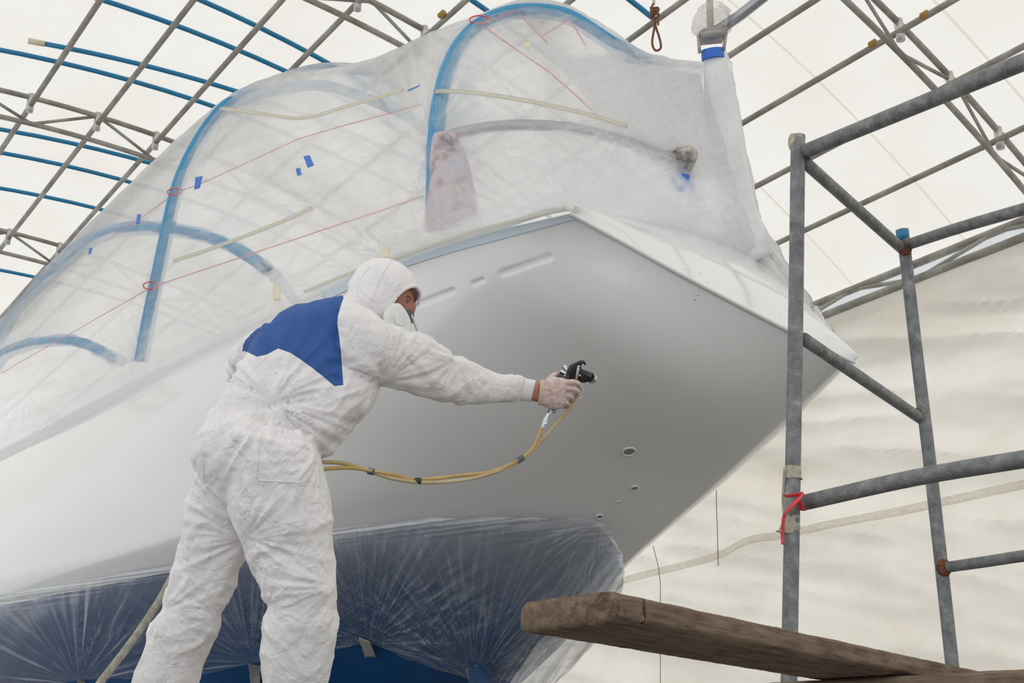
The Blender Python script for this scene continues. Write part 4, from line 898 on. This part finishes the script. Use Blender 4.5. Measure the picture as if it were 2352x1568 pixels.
# crumpled, stiff paper-like cloth: facets with sharp ridges, and folds that radiate from where it pulls
def crumple(V, pp, hood):
    q = V + .05 * np.stack([noise(V * 6 + 3), noise(V * 6 + 7), noise(V * 6 + 11)], -1)
    cr = lambda w, k: np.clip(1 - np.abs(noise(w)) * k, 0, 1) ** 1.5
    d = .010 * noise(q * np.array([4, 4, 2.6])) + .007 * ridge(q * np.array([4.5, 4.5, 2.8]) + 2) + .0060 * cr(q * np.array([7, 7, 5]) + 5, 4) + .0022 * cr(q * 14 + 9, 3.5) + .0008 * ridge(q * 30)
    out = np.zeros(len(V))
    for x, y, R, kf, am in ((628, 925, 200, 34, .013), (880, 872, 130, 26, .010), (566, 1235, 170, 26, .008), (762, 1345, 130, 26, .008), (608, 1390, 90, 22, .007), (380, 1400, 110, 24, .008), (1045, 828, 90, 22, .008), (730, 1050, 110, 30, .008), (700, 845, 120, 16, .004), (505, 1410, 100, 22, .007), (1200, 892, 60, 34, .004), (500, 935, 100, 30, .006)):
        dx, dy = pp[:, 0] - x, pp[:, 1] - y; r = np.hypot(dx, dy); th = np.arctan2(dy, dx)
        w = np.exp(-(r / R) ** 1.8) * (1 - np.exp(-(r / 12) ** 2))
        a = ridge(np.stack([np.cos(th) * kf / 6.3, np.sin(th) * kf / 6.3, r / 300 + x], -1))
        out += am * w * (a - .2) * np.clip(r / 60, .25, 1)
    return d * (.35 if False else 1), out
hm_ = np.clip((pp[:, 0] - 800) / 20, 0, 1) * np.clip((760 - pp[:, 1]) / 20, 0, 1)
hm_ *= (pp[:, 1] < 640 + (pp[:, 0] - 800) * .9)
d, fo = crumple(V, pp, hm_)
face_c = P(893, 672, 4.05)
# waist elastic and sleeve end gathers
gw = np.exp(-(((pp[:, 1] - (948 - (pp[:, 0] - 510) * .14)) / 12) ** 2)) * (pp[:, 0] < 720) * (pp[:, 0] > 500)
d = d * (1 - .55 * hm_) + fo * (1 - .8 * hm_) - .010 * gw + .004 * gw * np.sin(pp[:, 0] / 2.2)
V = V + Nn * d[:, None]
pp = proj(V)
# face opening in the hood
fdir = np.array([.70, -.25, -.66]); fdir /= np.linalg.norm(fdir); ndir = np.array([.82, .30, -.48]); ndir /= np.linalg.norm(ndir)
fc_c = np.array([V[list(f)].mean(0) for f in Fc]); rel = fc_c - face_c; rl = np.linalg.norm(rel, axis=1)
opening = (rl < .17) & ((rel @ fdir) / rl > math.cos(math.radians(42)))
pc = proj(fc_c)
cuff_cut = np.zeros(len(Fc), bool)
Fc = [f for f, o_ in zip(Fc, opening) if not o_]
# the blue back panel: cut cleanly along its seam
poly = [(789, 684), (784, 698), (776.5, 723), (774.5, 741), (779, 772), (783, 805), (785.5, 841), (788.5, 884), (768, 886.5), (741, 863.5), (715, 843), (690, 825), (667, 810), (639, 800), (613, 814), (590, 819), (574, 811), (540, 800), (590, 730), (640, 695), (700, 668), (780, 660)]
bm = bmesh.new(); bvs = [bm.verts.new(v) for v in V.tolist()]
for f in Fc:
    try: bm.faces.new([bvs[i] for i in f])
    except ValueError: pass
bm.normal_update()
for v in [v for v in bm.verts if not v.link_faces]: bm.verts.remove(v)
CAMV = Vector(CAM)
for (x0, y0), (x1, y1) in zip(poly, poly[1:] + poly[:1]):
    if min(y0, y1) < 683 or min(x0, x1) < 570: continue
    r0, r1 = Vector(ray(x0, y0)), Vector(ray(x1, y1)); n_ = r0.cross(r1).normalized()
    x_0, x_1, y_0, y_1 = min(x0, x1) - 9, max(x0, x1) + 9, min(y0, y1) - 9, max(y0, y1) + 9
    sel = []
    for f in bm.faces:
        c = f.calc_center_median(); q = proj(np.array(c))
        if x_0 < q[0] < x_1 and y_0 < q[1] < y_1 and f.normal.dot(c - CAMV) < .1: sel.append(f)
    ge = set(sel)
    for f in sel: ge.update(f.edges); ge.update(f.verts)
    bmesh.ops.bisect_plane(bm, geom=list(ge), plane_co=CAMV, plane_no=n_, dist=1e-6)
bm.normal_update()
def inside(x, y):
    c = False; n = len(poly)
    for i in range(n):
        (xi, yi), (xj, yj) = poly[i], poly[i - 1]
        if (yi > y) != (yj > y) and x < (xj - xi) * (y - yi) / (yj - yi) + xi: c = not c
    return c
bm.verts.index_update(); vv_ = np.array([v.co[:] for v in bm.verts]); fb, fs = [], []
for f in bm.faces:
    c = f.calc_center_median(); q = proj(np.array(c)); idx = [v.index for v in f.verts]
    (fb if (f.normal.dot((c - CAMV).normalized()) < .8 and q[2] < 4.03 and inside(q[0], q[1])) else fs).append(idx)
bm.free()
def pick(V, Fc):
    u = sorted({i for f in Fc for i in f}); m_ = {k: i for i, k in enumerate(u)}; return V[u], [[m_[i] for i in f] for f in Fc]
def cloth_mat(name, col, tl, b1=.5, dist=.006):
    m, nt, out = newmat(name); L = nt.links.new; tc = N(nt, 'ShaderNodeTexCoord')
    n1 = N(nt, 'ShaderNodeTexNoise'); n1.inputs['Scale'].default_value = 9; n1.inputs['Detail'].default_value = 5; n1.inputs['Distortion'].default_value = 1.2; L(tc.outputs['Object'], n1.inputs['Vector'])
    s = N(nt, 'ShaderNodeMath', operation='SUBTRACT'); L(n1.outputs['Fac'], s.inputs[0]); s.inputs[1].default_value = .5
    a = N(nt, 'ShaderNodeMath', operation='ABSOLUTE'); L(s.outputs[0], a.inputs[0])
    v = N(nt, 'ShaderNodeTexVoronoi', feature='DISTANCE_TO_EDGE'); v.inputs['Scale'].default_value = 11; L(tc.outputs['Object'], v.inputs['Vector'])
    mpn = N(nt, 'ShaderNodeMapRange'); mpn.inputs['From Max'].default_value = .06; mpn.inputs['To Max'].default_value = .22; L(v.outputs['Distance'], mpn.inputs['Value'])
    n3 = N(nt, 'ShaderNodeTexNoise'); n3.inputs['Scale'].default_value = 45; n3.inputs['Detail'].default_value = 6; L(tc.outputs['Object'], n3.inputs['Vector'])
    m3 = N(nt, 'ShaderNodeMath', operation='MULTIPLY'); L(n3.outputs['Fac'], m3.inputs[0]); m3.inputs[1].default_value = .22
    ad = N(nt, 'ShaderNodeMath', operation='ADD'); L(a.outputs[0], ad.inputs[0]); L(m3.outputs[0], ad.inputs[1])
    ad2 = N(nt, 'ShaderNodeMath', operation='MULTIPLY_ADD'); L(mpn.outputs[0], ad2.inputs[0]); ad2.inputs[1].default_value = .25; L(ad.outputs[0], ad2.inputs[2])
    bp = N(nt, 'ShaderNodeBump'); bp.inputs['Strength'].default_value = b1; bp.inputs['Distance'].default_value = dist * 3; L(ad2.outputs[0], bp.inputs['Height'])
    b = N(nt, 'ShaderNodeBsdfPrincipled', i_Roughness=.7); b.inputs['Base Color'].default_value = (*col, 1); b.inputs['Specular IOR Level'].default_value = .25; L(bp.outputs[0], b.inputs['Normal'])
    t = N(nt, 'ShaderNodeBsdfTranslucent'); t.inputs[0].default_value = (*col, 1); L(bp.outputs[0], t.inputs['Normal'])
    mm = N(nt, 'ShaderNodeMixShader'); mm.inputs[0].default_value = tl; L(b.outputs[0], mm.inputs[1]); L(t.outputs[0], mm.inputs[2]); L(mm.outputs[0], out.inputs[0]); return m
M_suit = cloth_mat('white_coverall', (.90, .882, .885), .05, .8, .006)
M_panel = cloth_mat('blue_panel', (.040, .11, .34), .0, .3)
M_skin = pbr('skin', (.50, .22, .15), .55, noise_cols=[(.3, (.42, .17, .11)), (.7, (.56, .27, .19))], nscale=40, sss=.1)
M_glove = pbr('latex_glove', (.66, .50, .46), .35, noise_cols=[(.35, (.58, .40, .36)), (.65, (.74, .62, .57))], nscale=45, bump=.5, bscale=70, coat=.3, coat_rough=.3)
# body underneath (one continuous skin surface)
rb_ = [(1180, 868, 1172, 918, 4.235, .030), (1206, 872, 1196, 915, 4.25, .028), (1230, 876, 1219, 920, 4.265, .026), (1248, 880, 1240, 925, 4.275, .022), (1270, 878, 1258, 930, 4.28, .015), (1290, 880, 1280, 928, 4.28, .012)]
head_V, head_F = ellipsoid_data(P(893, 672, 4.055), np.array([.080, .0, -.0]), np.array([0, .085, .0]), np.array([0, 0, .098]), 40, 28)
nose = ellipsoid_data(P(893, 672, 4.055) + ndir * .092 + UP * .004, np.array([.016, 0, 0]), np.array([0, .018, 0]), UP * .026, 16, 10)
brow = ellipsoid_data(P(934, 683, 4.06), np.array([.026, 0, 0]), np.array([0, .05, 0]), UP * .012, 16, 10)
cheek = ellipsoid_data(P(922, 702, 4.03), np.array([.028, 0, 0]), np.array([0, .028, 0]), UP * .024, 16, 10)
BV, BN, BF = voxel([loft_data(torso, 50, 24, .80), loft_data(rarm[:-1], 50, 20, .72), loft_data(rb_, 30, 24), loft_data(larm, 30, 20, .7), loft_data(lleg, 60, 20, .72), loft_data(rleg, 60, 20, .72), (head_V, head_F), nose, brow, cheek,
                    loft_data([(800, 690, 885, 770, 4.0, .05), (835, 650, 915, 730, 4.04, .06)], 12, 20)], .008, 4, .4)
feet = P(470, 1765, 3.7) * np.array([1, 1, 0]) + UP * (P(640, 1790, 3.62)[2])
person = mesh_obj('person', BV, BF, M_skin); tag(person, 'person in white hooded coverall with blue back panel, leaning right to spray the hull', 'person')
def pfix(o): return sub(o, person)
sV, sF = pick(vv_, fs); o = mesh_obj('coverall', sV, sF, M_suit); pfix(o); o['label'] = 'crumpled white hooded coverall'
bV, bF = pick(vv_, fb); ob = mesh_obj('back_panel', bV, bF, M_panel); sub(ob, o); ob['label'] = 'royal blue back panel'
# hood rim, seams, neck flap
rim = []
side1 = np.cross(fdir, UP); side1 /= np.linalg.norm(side1); side2 = np.cross(side1, fdir)
SB = BVHTree.FromPolygons([Vector(v) for v in sV], sF)
for t in np.linspace(0, 2 * PI, 60):
    dv = fdir * math.cos(math.radians(42)) + math.sin(math.radians(42)) * (math.cos(t) * side1 + math.sin(t) * side2)
    h = SB.ray_cast(Vector(face_c + dv * .25), Vector(-dv)); p_ = np.array(h[0]) if h[0] is not None and (np.array(h[0]) - face_c) @ dv > .06 else face_c + dv * .113
    rim.append(p_ + .002 * dv * math.sin(9 * t))
rim = np.array(rim); k_ = np.ones(5) / 5
rm = np.stack([np.convolve(np.concatenate([rim[-3:-1], rim, rim[1:3]])[:, i], k_, 'valid') for i in range(3)], 1)
ro = tube('hood_rim', rm, .0055, M_suit, None, 8); sub(ro, o)
def seam(pts, w=.0022, off=.001):
    C = []
    for x, y in catmull([(a_, b_, 0) for a_, b_ in pts], 40)[:, :2]:
        h = SB.ray_cast(CAMV, Vector(ray(x, y)).normalized())
        if h[0] is not None: C.append(np.array(h[0]) - np.array(ray(x, y)) * off)
    if len(C) > 5:
        z = proj(np.array(C))[:, 2]; C = [c for c, zz in zip(C, z) if abs(zz - np.median(z)) < .3]
        s_ = tube('seam', C, w, M_suit, None, 6); sub(s_, o)
seam([(900, 597), (882, 622), (870, 645), (860, 670), (856, 690)])
seam([(850, 612), (828, 640), (820, 665), (822, 680)])
seam([(602, 950), (598, 1000), (590, 1100)], .0012); seam([(700, 1130), (700, 1200), (702, 1262)], .0015); seam([(592, 1103), (690, 1108)], .0012)
# cuff, band, glove
cu_ = [(1203, 867, 1191, 918, 4.248, .036), (1210, 869, 1197, 920, 4.252, .034), (1222, 871, 1209, 922, 4.26, .033), (1231, 873, 1219, 923, 4.266, .031)]
M_cuff = pbr('knit_cuff', (.86, .86, .84), .8, bump=.3, bscale=300, stretch=(1, 1, 1))
Vc_, Fc_ = loft_data(cu_, 16, 40); Fc_ = Fc_[:-2]; oc = MB().add(Vc_, Fc_).build('cuff', M_cuff); s_ = oc.modifiers.new('s', 'SOLIDIFY'); s_.thickness = .003; sub(oc, o); oc['label'] = 'white knitted sleeve cuff'
def finger(pts, r): return tube_data(catmull([P(*p) for p in pts], 16), np.linspace(r, r * .86, 16), 14)
def fball(p, r): return ellipsoid_data(P(*p), np.array([r, 0, 0]), np.array([0, r, 0]), UP * r, 12, 8)
palm = [(1243, 874, 1236, 928, 4.272, .026), (1254, 872, 1245, 931, 4.274, .026), (1268, 864, 1258, 937, 4.275, .025), (1286, 866, 1274, 940, 4.272, .024), (1300, 870, 1290, 938, 4.270, .021), (1309, 876, 1299, 932, 4.272, .015)]
gp = [loft_data(palm, 24, 28)]
FN = [([(1296, 878, 4.262), (1313, 877, 4.258), (1327, 880, 4.272), (1331, 888, 4.300), (1325, 893, 4.322)], .0100), ([(1298, 892, 4.262), (1314, 893, 4.258), (1326, 898, 4.272), (1324, 906, 4.300), (1314, 908, 4.322)], .0100),
      ([(1296, 906, 4.264), (1308, 909, 4.262), (1314, 915, 4.280), (1308, 921, 4.308), (1298, 921, 4.325)], .0096), ([(1290, 919, 4.266), (1300, 924, 4.266), (1304, 930, 4.282), (1298, 934, 4.306), (1290, 932, 4.318)], .0086),
      ([(1252, 884, 4.270), (1263, 870, 4.285), (1276, 861, 4.312), (1292, 862, 4.338), (1304, 868, 4.348)], .0112)]
for pts, r in FN: gp += [finger(pts, r), fball(pts[-1], r * .88), fball(pts[0], r * 1.02)]
GV, GN, GF = voxel(gp, .0028, 3, .4); GV = GV + GN * (.0009 * ridge(GV * 70) + .0006 * ridge(GV * 150))[:, None]
og = mesh_obj('glove', GV, GF, M_glove); pfix(og); og['label'] = 'thin translucent glove on the right hand'
M_band = pbr('cream_rubber', (.72, .64, .46), .5)
for k_, (x_, dd_) in enumerate(((1243, 0), (1246, 1.5), (1249, 3))):
    a_ = np.linspace(0, 2 * PI, 40); A_, B_ = P(x_, 873, 4.273), P(x_ - 6, 929, 4.273); c_ = (A_ + B_) / 2; u_ = (B_ - A_) / 2 * 1.02; w_ = ray(x_, 900); w_ = w_ / np.linalg.norm(w_) * .029
    t_ = tube('glove_band', [c_ + math.cos(q_) * u_ + math.sin(q_) * w_ for q_ in a_], .0022, M_band, None, 8); sub(t_, og)
# left hand resting on the far side, gloved
lf = [loft_data([(585, 942, 640, 908, 4.34, .03), (615, 965, 655, 930, 4.38, .022), (640, 980, 668, 950, 4.40, .016)], 16, 20)]
for k_ in range(4): lf.append(finger([(650 + 5 * k_, 975 - 8 * k_, 4.40), (664 + 5 * k_, 985 - 8 * k_, 4.41), (676 + 4 * k_, 996 - 8 * k_, 4.42)], .0085))
lf.append(finger([(630, 940, 4.36), (650, 935, 4.36), (664, 940, 4.37)], .0095))
LV, LN, LF = voxel(lf, .004, 2, .4); ol = mesh_obj('glove', LV, LF, M_glove); pfix(ol)
# eye
ep = P(936, 691, 4.0); he = None
HBY = BVHTree.FromPolygons([Vector(v) for v in BV], BF); h = HBY.ray_cast(CAMV, Vector(ray(937, 690)).normalized())
if h[0] is not None:
    p_, n_ = np.array(h[0]), np.array(h[1]); u_ = np.cross(n_, UP); u_ /= np.linalg.norm(u_)
    e_ = MB().add(*ellipsoid_data(p_ - n_ * .001, n_ * .004, u_ * .009, UP * .0045, 14, 10)).build('eye', pbr('eye_white', (.45, .40, .36), .3)); pfix(e_)
    i_ = MB().add(*ellipsoid_data(p_ + n_ * .0022 , n_ * .002, u_ * .0035, UP * .0035, 10, 8)).build('iris', pbr('iris_dark', (.03, .02, .015), .3)); sub(i_, e_)
    for zz in (.006, -.006):
        l_ = tube('eyelid', [p_ + u_ * .011 * t + UP * (zz * (1 - t * t)) + n_ * .003 for t in np.linspace(-1, 1, 10)], .0022, M_skin, None, 8); pfix(l_)
    bw = tube('eyebrow', [p_ + u_ * .014 * t + UP * (.014 - .004 * t * t) + n_ * .004 for t in np.linspace(-1, 1, 10)], .0022, pbr('brow_hair', (.10, .06, .04), .8), None, 8); pfix(bw)
# respirator
M_filter = pbr('white_filter', (.84, .86, .84), .5); M_rub = pbr('slate_rubber', (.10, .145, .18), .5)
def dome(poly, Z, th, mat, name, parent, bulge=.012, rings=7, tilt=(0, 0)):
    C = np.array(poly, float); n = 48
    cl = np.vstack([C, C[:1]]); s = np.concatenate([[0], np.cumsum(np.hypot(*np.diff(cl, axis=0).T))]); q = np.linspace(0, s[-1], n, endpoint=False)
    O = np.stack([np.interp(q, s, cl[:, 0]), np.interp(q, s, cl[:, 1])], 1)
    for _ in range(2): O = (np.roll(O, 1, 0) + O * 2 + np.roll(O, -1, 0)) / 4
    ctr = O.mean(0); V = []; 
    prof_ = [(0, th)] + [(1, th), (1.0, 0.0)] + [(math.cos(a), -bulge * math.sin(a)) for a in np.linspace(.15, PI / 2 - .02, rings)]
    def zt(x, y): return Z + tilt[0] * (x - ctr[0]) + tilt[1] * (y - ctr[1])
    for sc_, dz in prof_[1:]:
        for x, y in O: X_, Y_ = ctr + (np.array([x, y]) - ctr) * sc_; V.append(P(X_, Y_, zt(X_, Y_) + dz))
    V = V; Fc = []; m_ = len(prof_) - 1
    for i in range(m_ - 1):
        for j in range(n): k = (j + 1) % n; Fc.append((i * n + j, i * n + k, (i + 1) * n + k, (i + 1) * n + j))
    Fc += [tuple(range(n))[::-1], tuple((m_ - 1) * n + j for j in range(n))]
    return sub(MB().add(V, Fc).build(name, mat), parent)
fp = loft_data([(905, 712, 930, 700, 4.06, .03), (912, 735, 946, 712, 4.07, .035), (920, 748, 944, 728, 4.08, .03)], 20, 24)
resp = MB().add(*fp).build('respirator', M_rub); pfix(resp); resp['label'] = 'half-face respirator'
f1 = dome([(879, 732), (881, 717), (893, 703), (904, 696.5), (916, 695), (923, 701), (931, 711), (939, 725), (946, 743), (943, 753), (936, 762), (915, 770), (890, 752)], 3.935, .022, M_filter, 'filter', resp, .010, tilt=(.0006, 0)); f1['label'] = 'white round filter cartridge'
dome([(905, 730), (908, 719), (917, 716), (925, 722), (930, 738), (924, 748), (912, 745)], 3.922, .001, M_filter, 'filter', resp, .002, tilt=(.0006, 0))['label'] = 'raised centre of the filter'
f2 = dome([(930, 711), (937, 704), (945, 702), (950, 709), (952, 722), (951, 735), (943, 748), (934, 738)], 4.08, .02, M_rub, 'filter', resp, .008); f2['label'] = 'dark blue-grey far filter cartridge'
s2 = tube('strap', [P(945, 727, 4.078), P(952, 726, 4.09)], .0015, M_filter, None, 6); sub(s2, resp)
tube_ = tube('strap', pxpath([(905, 700, 3.985), (870, 694, 3.96), (846, 684, 3.95)]), .0001, M_suit, None, 6); bpy.data.objects.remove(tube_)
# boots
for x0, z0 in ((335, 3.80), (670, 3.62)):
    b_ = loft_data([(x0 - 42, 1740, x0 + 42, 1742, z0, .05), (x0 - 46, 1775, x0 + 50, 1778, z0, .055), (x0 - 50, 1800, x0 + 62, 1800, z0 + .05, .12), (x0 - 50, 1815, x0 + 66, 1815, z0 + .06, .13)], 16, 24)
    ob_ = MB().add(*b_).build('boot', pbr('worn_boot', (.09, .08, .075), .7)); pfix(ob_)
ft = P(600, 1818, 3.7)[2]
# ------------------------------------------------------------------ spray gun and hoses
M_blk = pbr('black_coating', (.012, .013, .016), .30, coat=.3); M_lever = pbr('trigger_metal', (.50, .46, .42), .35, .8); M_chr = pbr('worn_chrome', (.62, .66, .70), .22, 1, bump=.15, bscale=120)
gun = empty('spray_gun', P(1330, 860, 4.30), 'black pressure-fed paint spray gun held in the gloved hand, aimed at the hull', 'spray gun')
GZ = 4.305
def gprism(pts, th, name, mat, z=GZ, bv=.004, parent=gun):
    d_ = ray(1330, 860); d_ = d_ / np.linalg.norm(d_) * th
    o_ = MB().add(*prism_data([P(x, y, z) for x, y in pts], d_)).build(name, mat, None, True); sub(o_, parent); bevel(o_, bv, 3)
    return o_
gprism([(1303, 850), (1308, 839), (1318, 834), (1328, 829), (1337, 826.5), (1343, 829), (1346, 834), (1345, 840), (1342.5, 838), (1340.5, 834.5), (1336.5, 836), (1335, 842), (1336, 847), (1334, 860), (1331, 876), (1300, 874), (1299, 866)], .012, 'body', M_blk)
gprism([(1331, 845), (1345, 850), (1352, 853), (1357, 859), (1354, 870), (1349, 878), (1338, 879), (1330, 876)], .015, 'head', M_blk, GZ, .007)
def gcyl(a_, b_, r, name, mat, seg=16, za=GZ, zb=GZ, parent=gun, n=4, flat=1): o_ = MB().add(*tube_data(catmull([P(*a_, za), P(*b_, zb)], n), r, seg, True, flat)).build(name, mat, None, True); sub(o_, parent); m_ = o_.modifiers.new('e', 'EDGE_SPLIT'); return o_
gcyl((1344, 861), (1357, 867), .0165, 'barrel', M_blk, 24)
gcyl((1356, 866), (1361, 869), .0185, 'air_cap', M_chr, 20, GZ, GZ + .01); gcyl((1360, 868.5), (1364, 870.5), .0155, 'air_cap', M_chr, 12, GZ + .01, GZ + .016); gcyl((1364, 870), (1369, 872), .005, 'fluid_tip', M_chr, 10, GZ + .016, GZ + .03)
gprism([(1276, 863), (1281, 861.5), (1291, 863), (1301, 868), (1301, 871), (1290, 870), (1279, 869)], .009, 'grip_tail', M_blk, GZ - .03, .003)
gcyl((1308, 862), (1268, 940), .013, 'handle', M_blk, 16, GZ - .01, GZ - .015, n=6)
gprism([(1326, 840), (1330, 838.5), (1332.5, 841), (1329, 860), (1326, 872), (1321, 871), (1323, 858)], .003, 'trigger', M_lever, GZ - .022, .001)
for (x_, y_) in ((1330, 841), (1332, 862)): gcyl((x_, y_), (x_, y_), .004, 'screw', M_chr) if False else MB().add(*ellipsoid_data(P(x_, y_, GZ - .025), np.array([.004, 0, 0]), np.array([0, .003, 0]), UP * .004, 12, 8)).build('screw', M_chr)
for o_ in [q for q in bpy.data.objects if q.name.startswith('screw') and q.parent is None and not q.name.startswith('screw_hole')]: sub(o_, gun)
gcyl((1306, 853), (1297, 847), .008, 'fan_knob', M_chr, 12); gcyl((1299, 848), (1293, 841), .0115, 'fan_knob', M_chr, 10); gcyl((1303, 860), (1295, 855), .008, 'fluid_knob', M_chr, 12); gcyl((1297, 857), (1287, 852), .0115, 'fluid_knob', M_chr, 10); gcyl((1300, 866), (1295, 862), .009, 'fluid_knob', M_chr, 10)
gcyl((1334, 880), (1332, 890), .008, 'fluid_inlet', M_chr, 10); gcyl((1337, 885), (1331, 910), .0065, 'fluid_inlet', M_chr, 12); gcyl((1331, 903), (1328, 914), .0085, 'fluid_inlet', M_chr, 6)
gcyl((1266, 938), (1260, 950), .0085, 'air_fitting', M_chr, 6, GZ - .015, GZ - .02); gcyl((1260, 949), (1252, 968), .0065, 'air_fitting', M_chr, 8, GZ - .02, GZ - .03); gcyl((1255, 960), (1250, 974), .0088, 'air_fitting', M_chr, 6, GZ - .022, GZ - .03); gcyl((1250, 972), (1244, 984), .006, 'air_fitting', M_chr, 10, GZ - .03, GZ - .035)
gcyl((1272, 938), (1272, 944), .009, 'air_valve', M_chr, 8); gcyl((1266, 942), (1277, 946), .006, 'air_valve', M_chr, 10)
M_h1 = pbr('amber_hose', (.60, .40, .13), .45, noise_cols=[(.35, (.52, .33, .10)), (.7, (.68, .50, .22))], nscale=12, coat=.2); M_h2 = pbr('cream_hose', (.56, .46, .27), .5, noise_cols=[(.35, (.50, .38, .18)), (.7, (.64, .56, .38))], nscale=10, coat=.2)
ah = tube('air_hose', pxpath([(1245, 982, 4.27), (1235, 1005, 4.26), (1222, 1032, 4.25), (1200, 1050, 4.24), (1160, 1072, 4.20), (1110, 1086, 4.16), (1050, 1092, 4.10), (1000, 1098, 4.05), (950, 1100, 4.0), (900, 1090, 3.93), (850, 1080, 3.87), (800, 1074, 3.84), (735, 1078, 3.82), (690, 1085, 3.86)]), .0062, M_h1, None, 12, 160); tag(ah, 'amber air hose looping from the gun handle fitting to the worker\'s waist', 'hose', 'hoses of the spray gun')
fh = tube('paint_hose', pxpath([(1328, 912, 4.30), (1312, 935, 4.29), (1285, 965, 4.28), (1250, 1004, 4.265), (1215, 1043, 4.25), (1185, 1064, 4.23), (1130, 1086, 4.17), (1080, 1099, 4.12), (1020, 1106, 4.06), (960, 1107, 4.0), (900, 1098, 3.93), (850, 1082, 3.88), (790, 1064, 3.86), (735, 1061, 3.84), (690, 1062, 3.88)]), .0068, M_h2, None, 12, 160); tag(fh, 'cream paint hose looping from under the gun nozzle to the worker\'s waist', 'hose', 'hoses of the spray gun')
M_dt = pbr('dark_tape', (.05, .06, .075), .5, bump=.2)
for a_, b_, lab, m_ in (((1181, 1064), (1203, 1049), 'grey tape binding the two hoses below the gun', pbr('slate_tape', (.13, .16, .20), .5, bump=.3)), ((953, 1104), (967, 1104), 'black tape binding the hoses at their lowest point', M_dt), ((845, 1080.5), (859, 1084), 'dark tape binding the hoses near the worker', pbr('slate_tape_b', (.13, .15, .19), .5, bump=.3))):
    zt_ = float(np.interp((a_[0] + b_[0]) / 2, [850, 960, 1190], [3.875, 4.0, 4.235]))
    o_ = MB().add(*tube_data(catmull([P(*a_, zt_ - .001), P(*b_, zt_ + .003)], 6), .0125, 16, True, .85)).build('hose_tape', m_); tag(o_, lab, 'tape', 'tape bindings on the hoses')
# the boards the painter stands on
pb = P(200, 1830, 3.55); pb[2] = ft - .06
pe = P(1000, 1830, 3.75); pe[2] = ft - .06; l_ = pe - pb; l_ /= np.linalg.norm(l_)
plank('scaffold_plank', pb - UP * .0, pb + l_ * 1.4, np.array([-l_[1], l_[0], 0]) * .5, .05, 'worn platform board under the worker\'s boots')
# ------------------------------------------------------------------ camera, light, colour
cam = bpy.data.cameras.new('camera'); co = bpy.data.objects.new('camera', cam); COL.objects.link(co)
cam.sensor_width = 36; cam.lens = F / 2352 * 36; co.location = Vector(CAM); co.rotation_euler = (PI / 2 + PITCH, 0, 0); cam.clip_start = .05; cam.clip_end = 200
sce = bpy.context.scene; sce.camera = co
w = bpy.data.worlds.new('sky'); sce.world = w; w.use_nodes = True; bg = w.node_tree.nodes['Background']; bg.inputs[0].default_value = (.985, .99, 1.0, 1); bg.inputs[1].default_value = 1.15
sce.view_settings.view_transform = 'Standard'; sce.view_settings.look = 'None'; sce.view_settings.exposure = 0; sce.view_settings.gamma = 1; sce.view_settings.use_curve_mapping = False
cy = sce.cycles; cy.max_bounces = 10; cy.diffuse_bounces = 5; cy.glossy_bounces = 4; cy.transmission_bounces = 6; cy.transparent_max_bounces = 24; cy.use_denoising = True
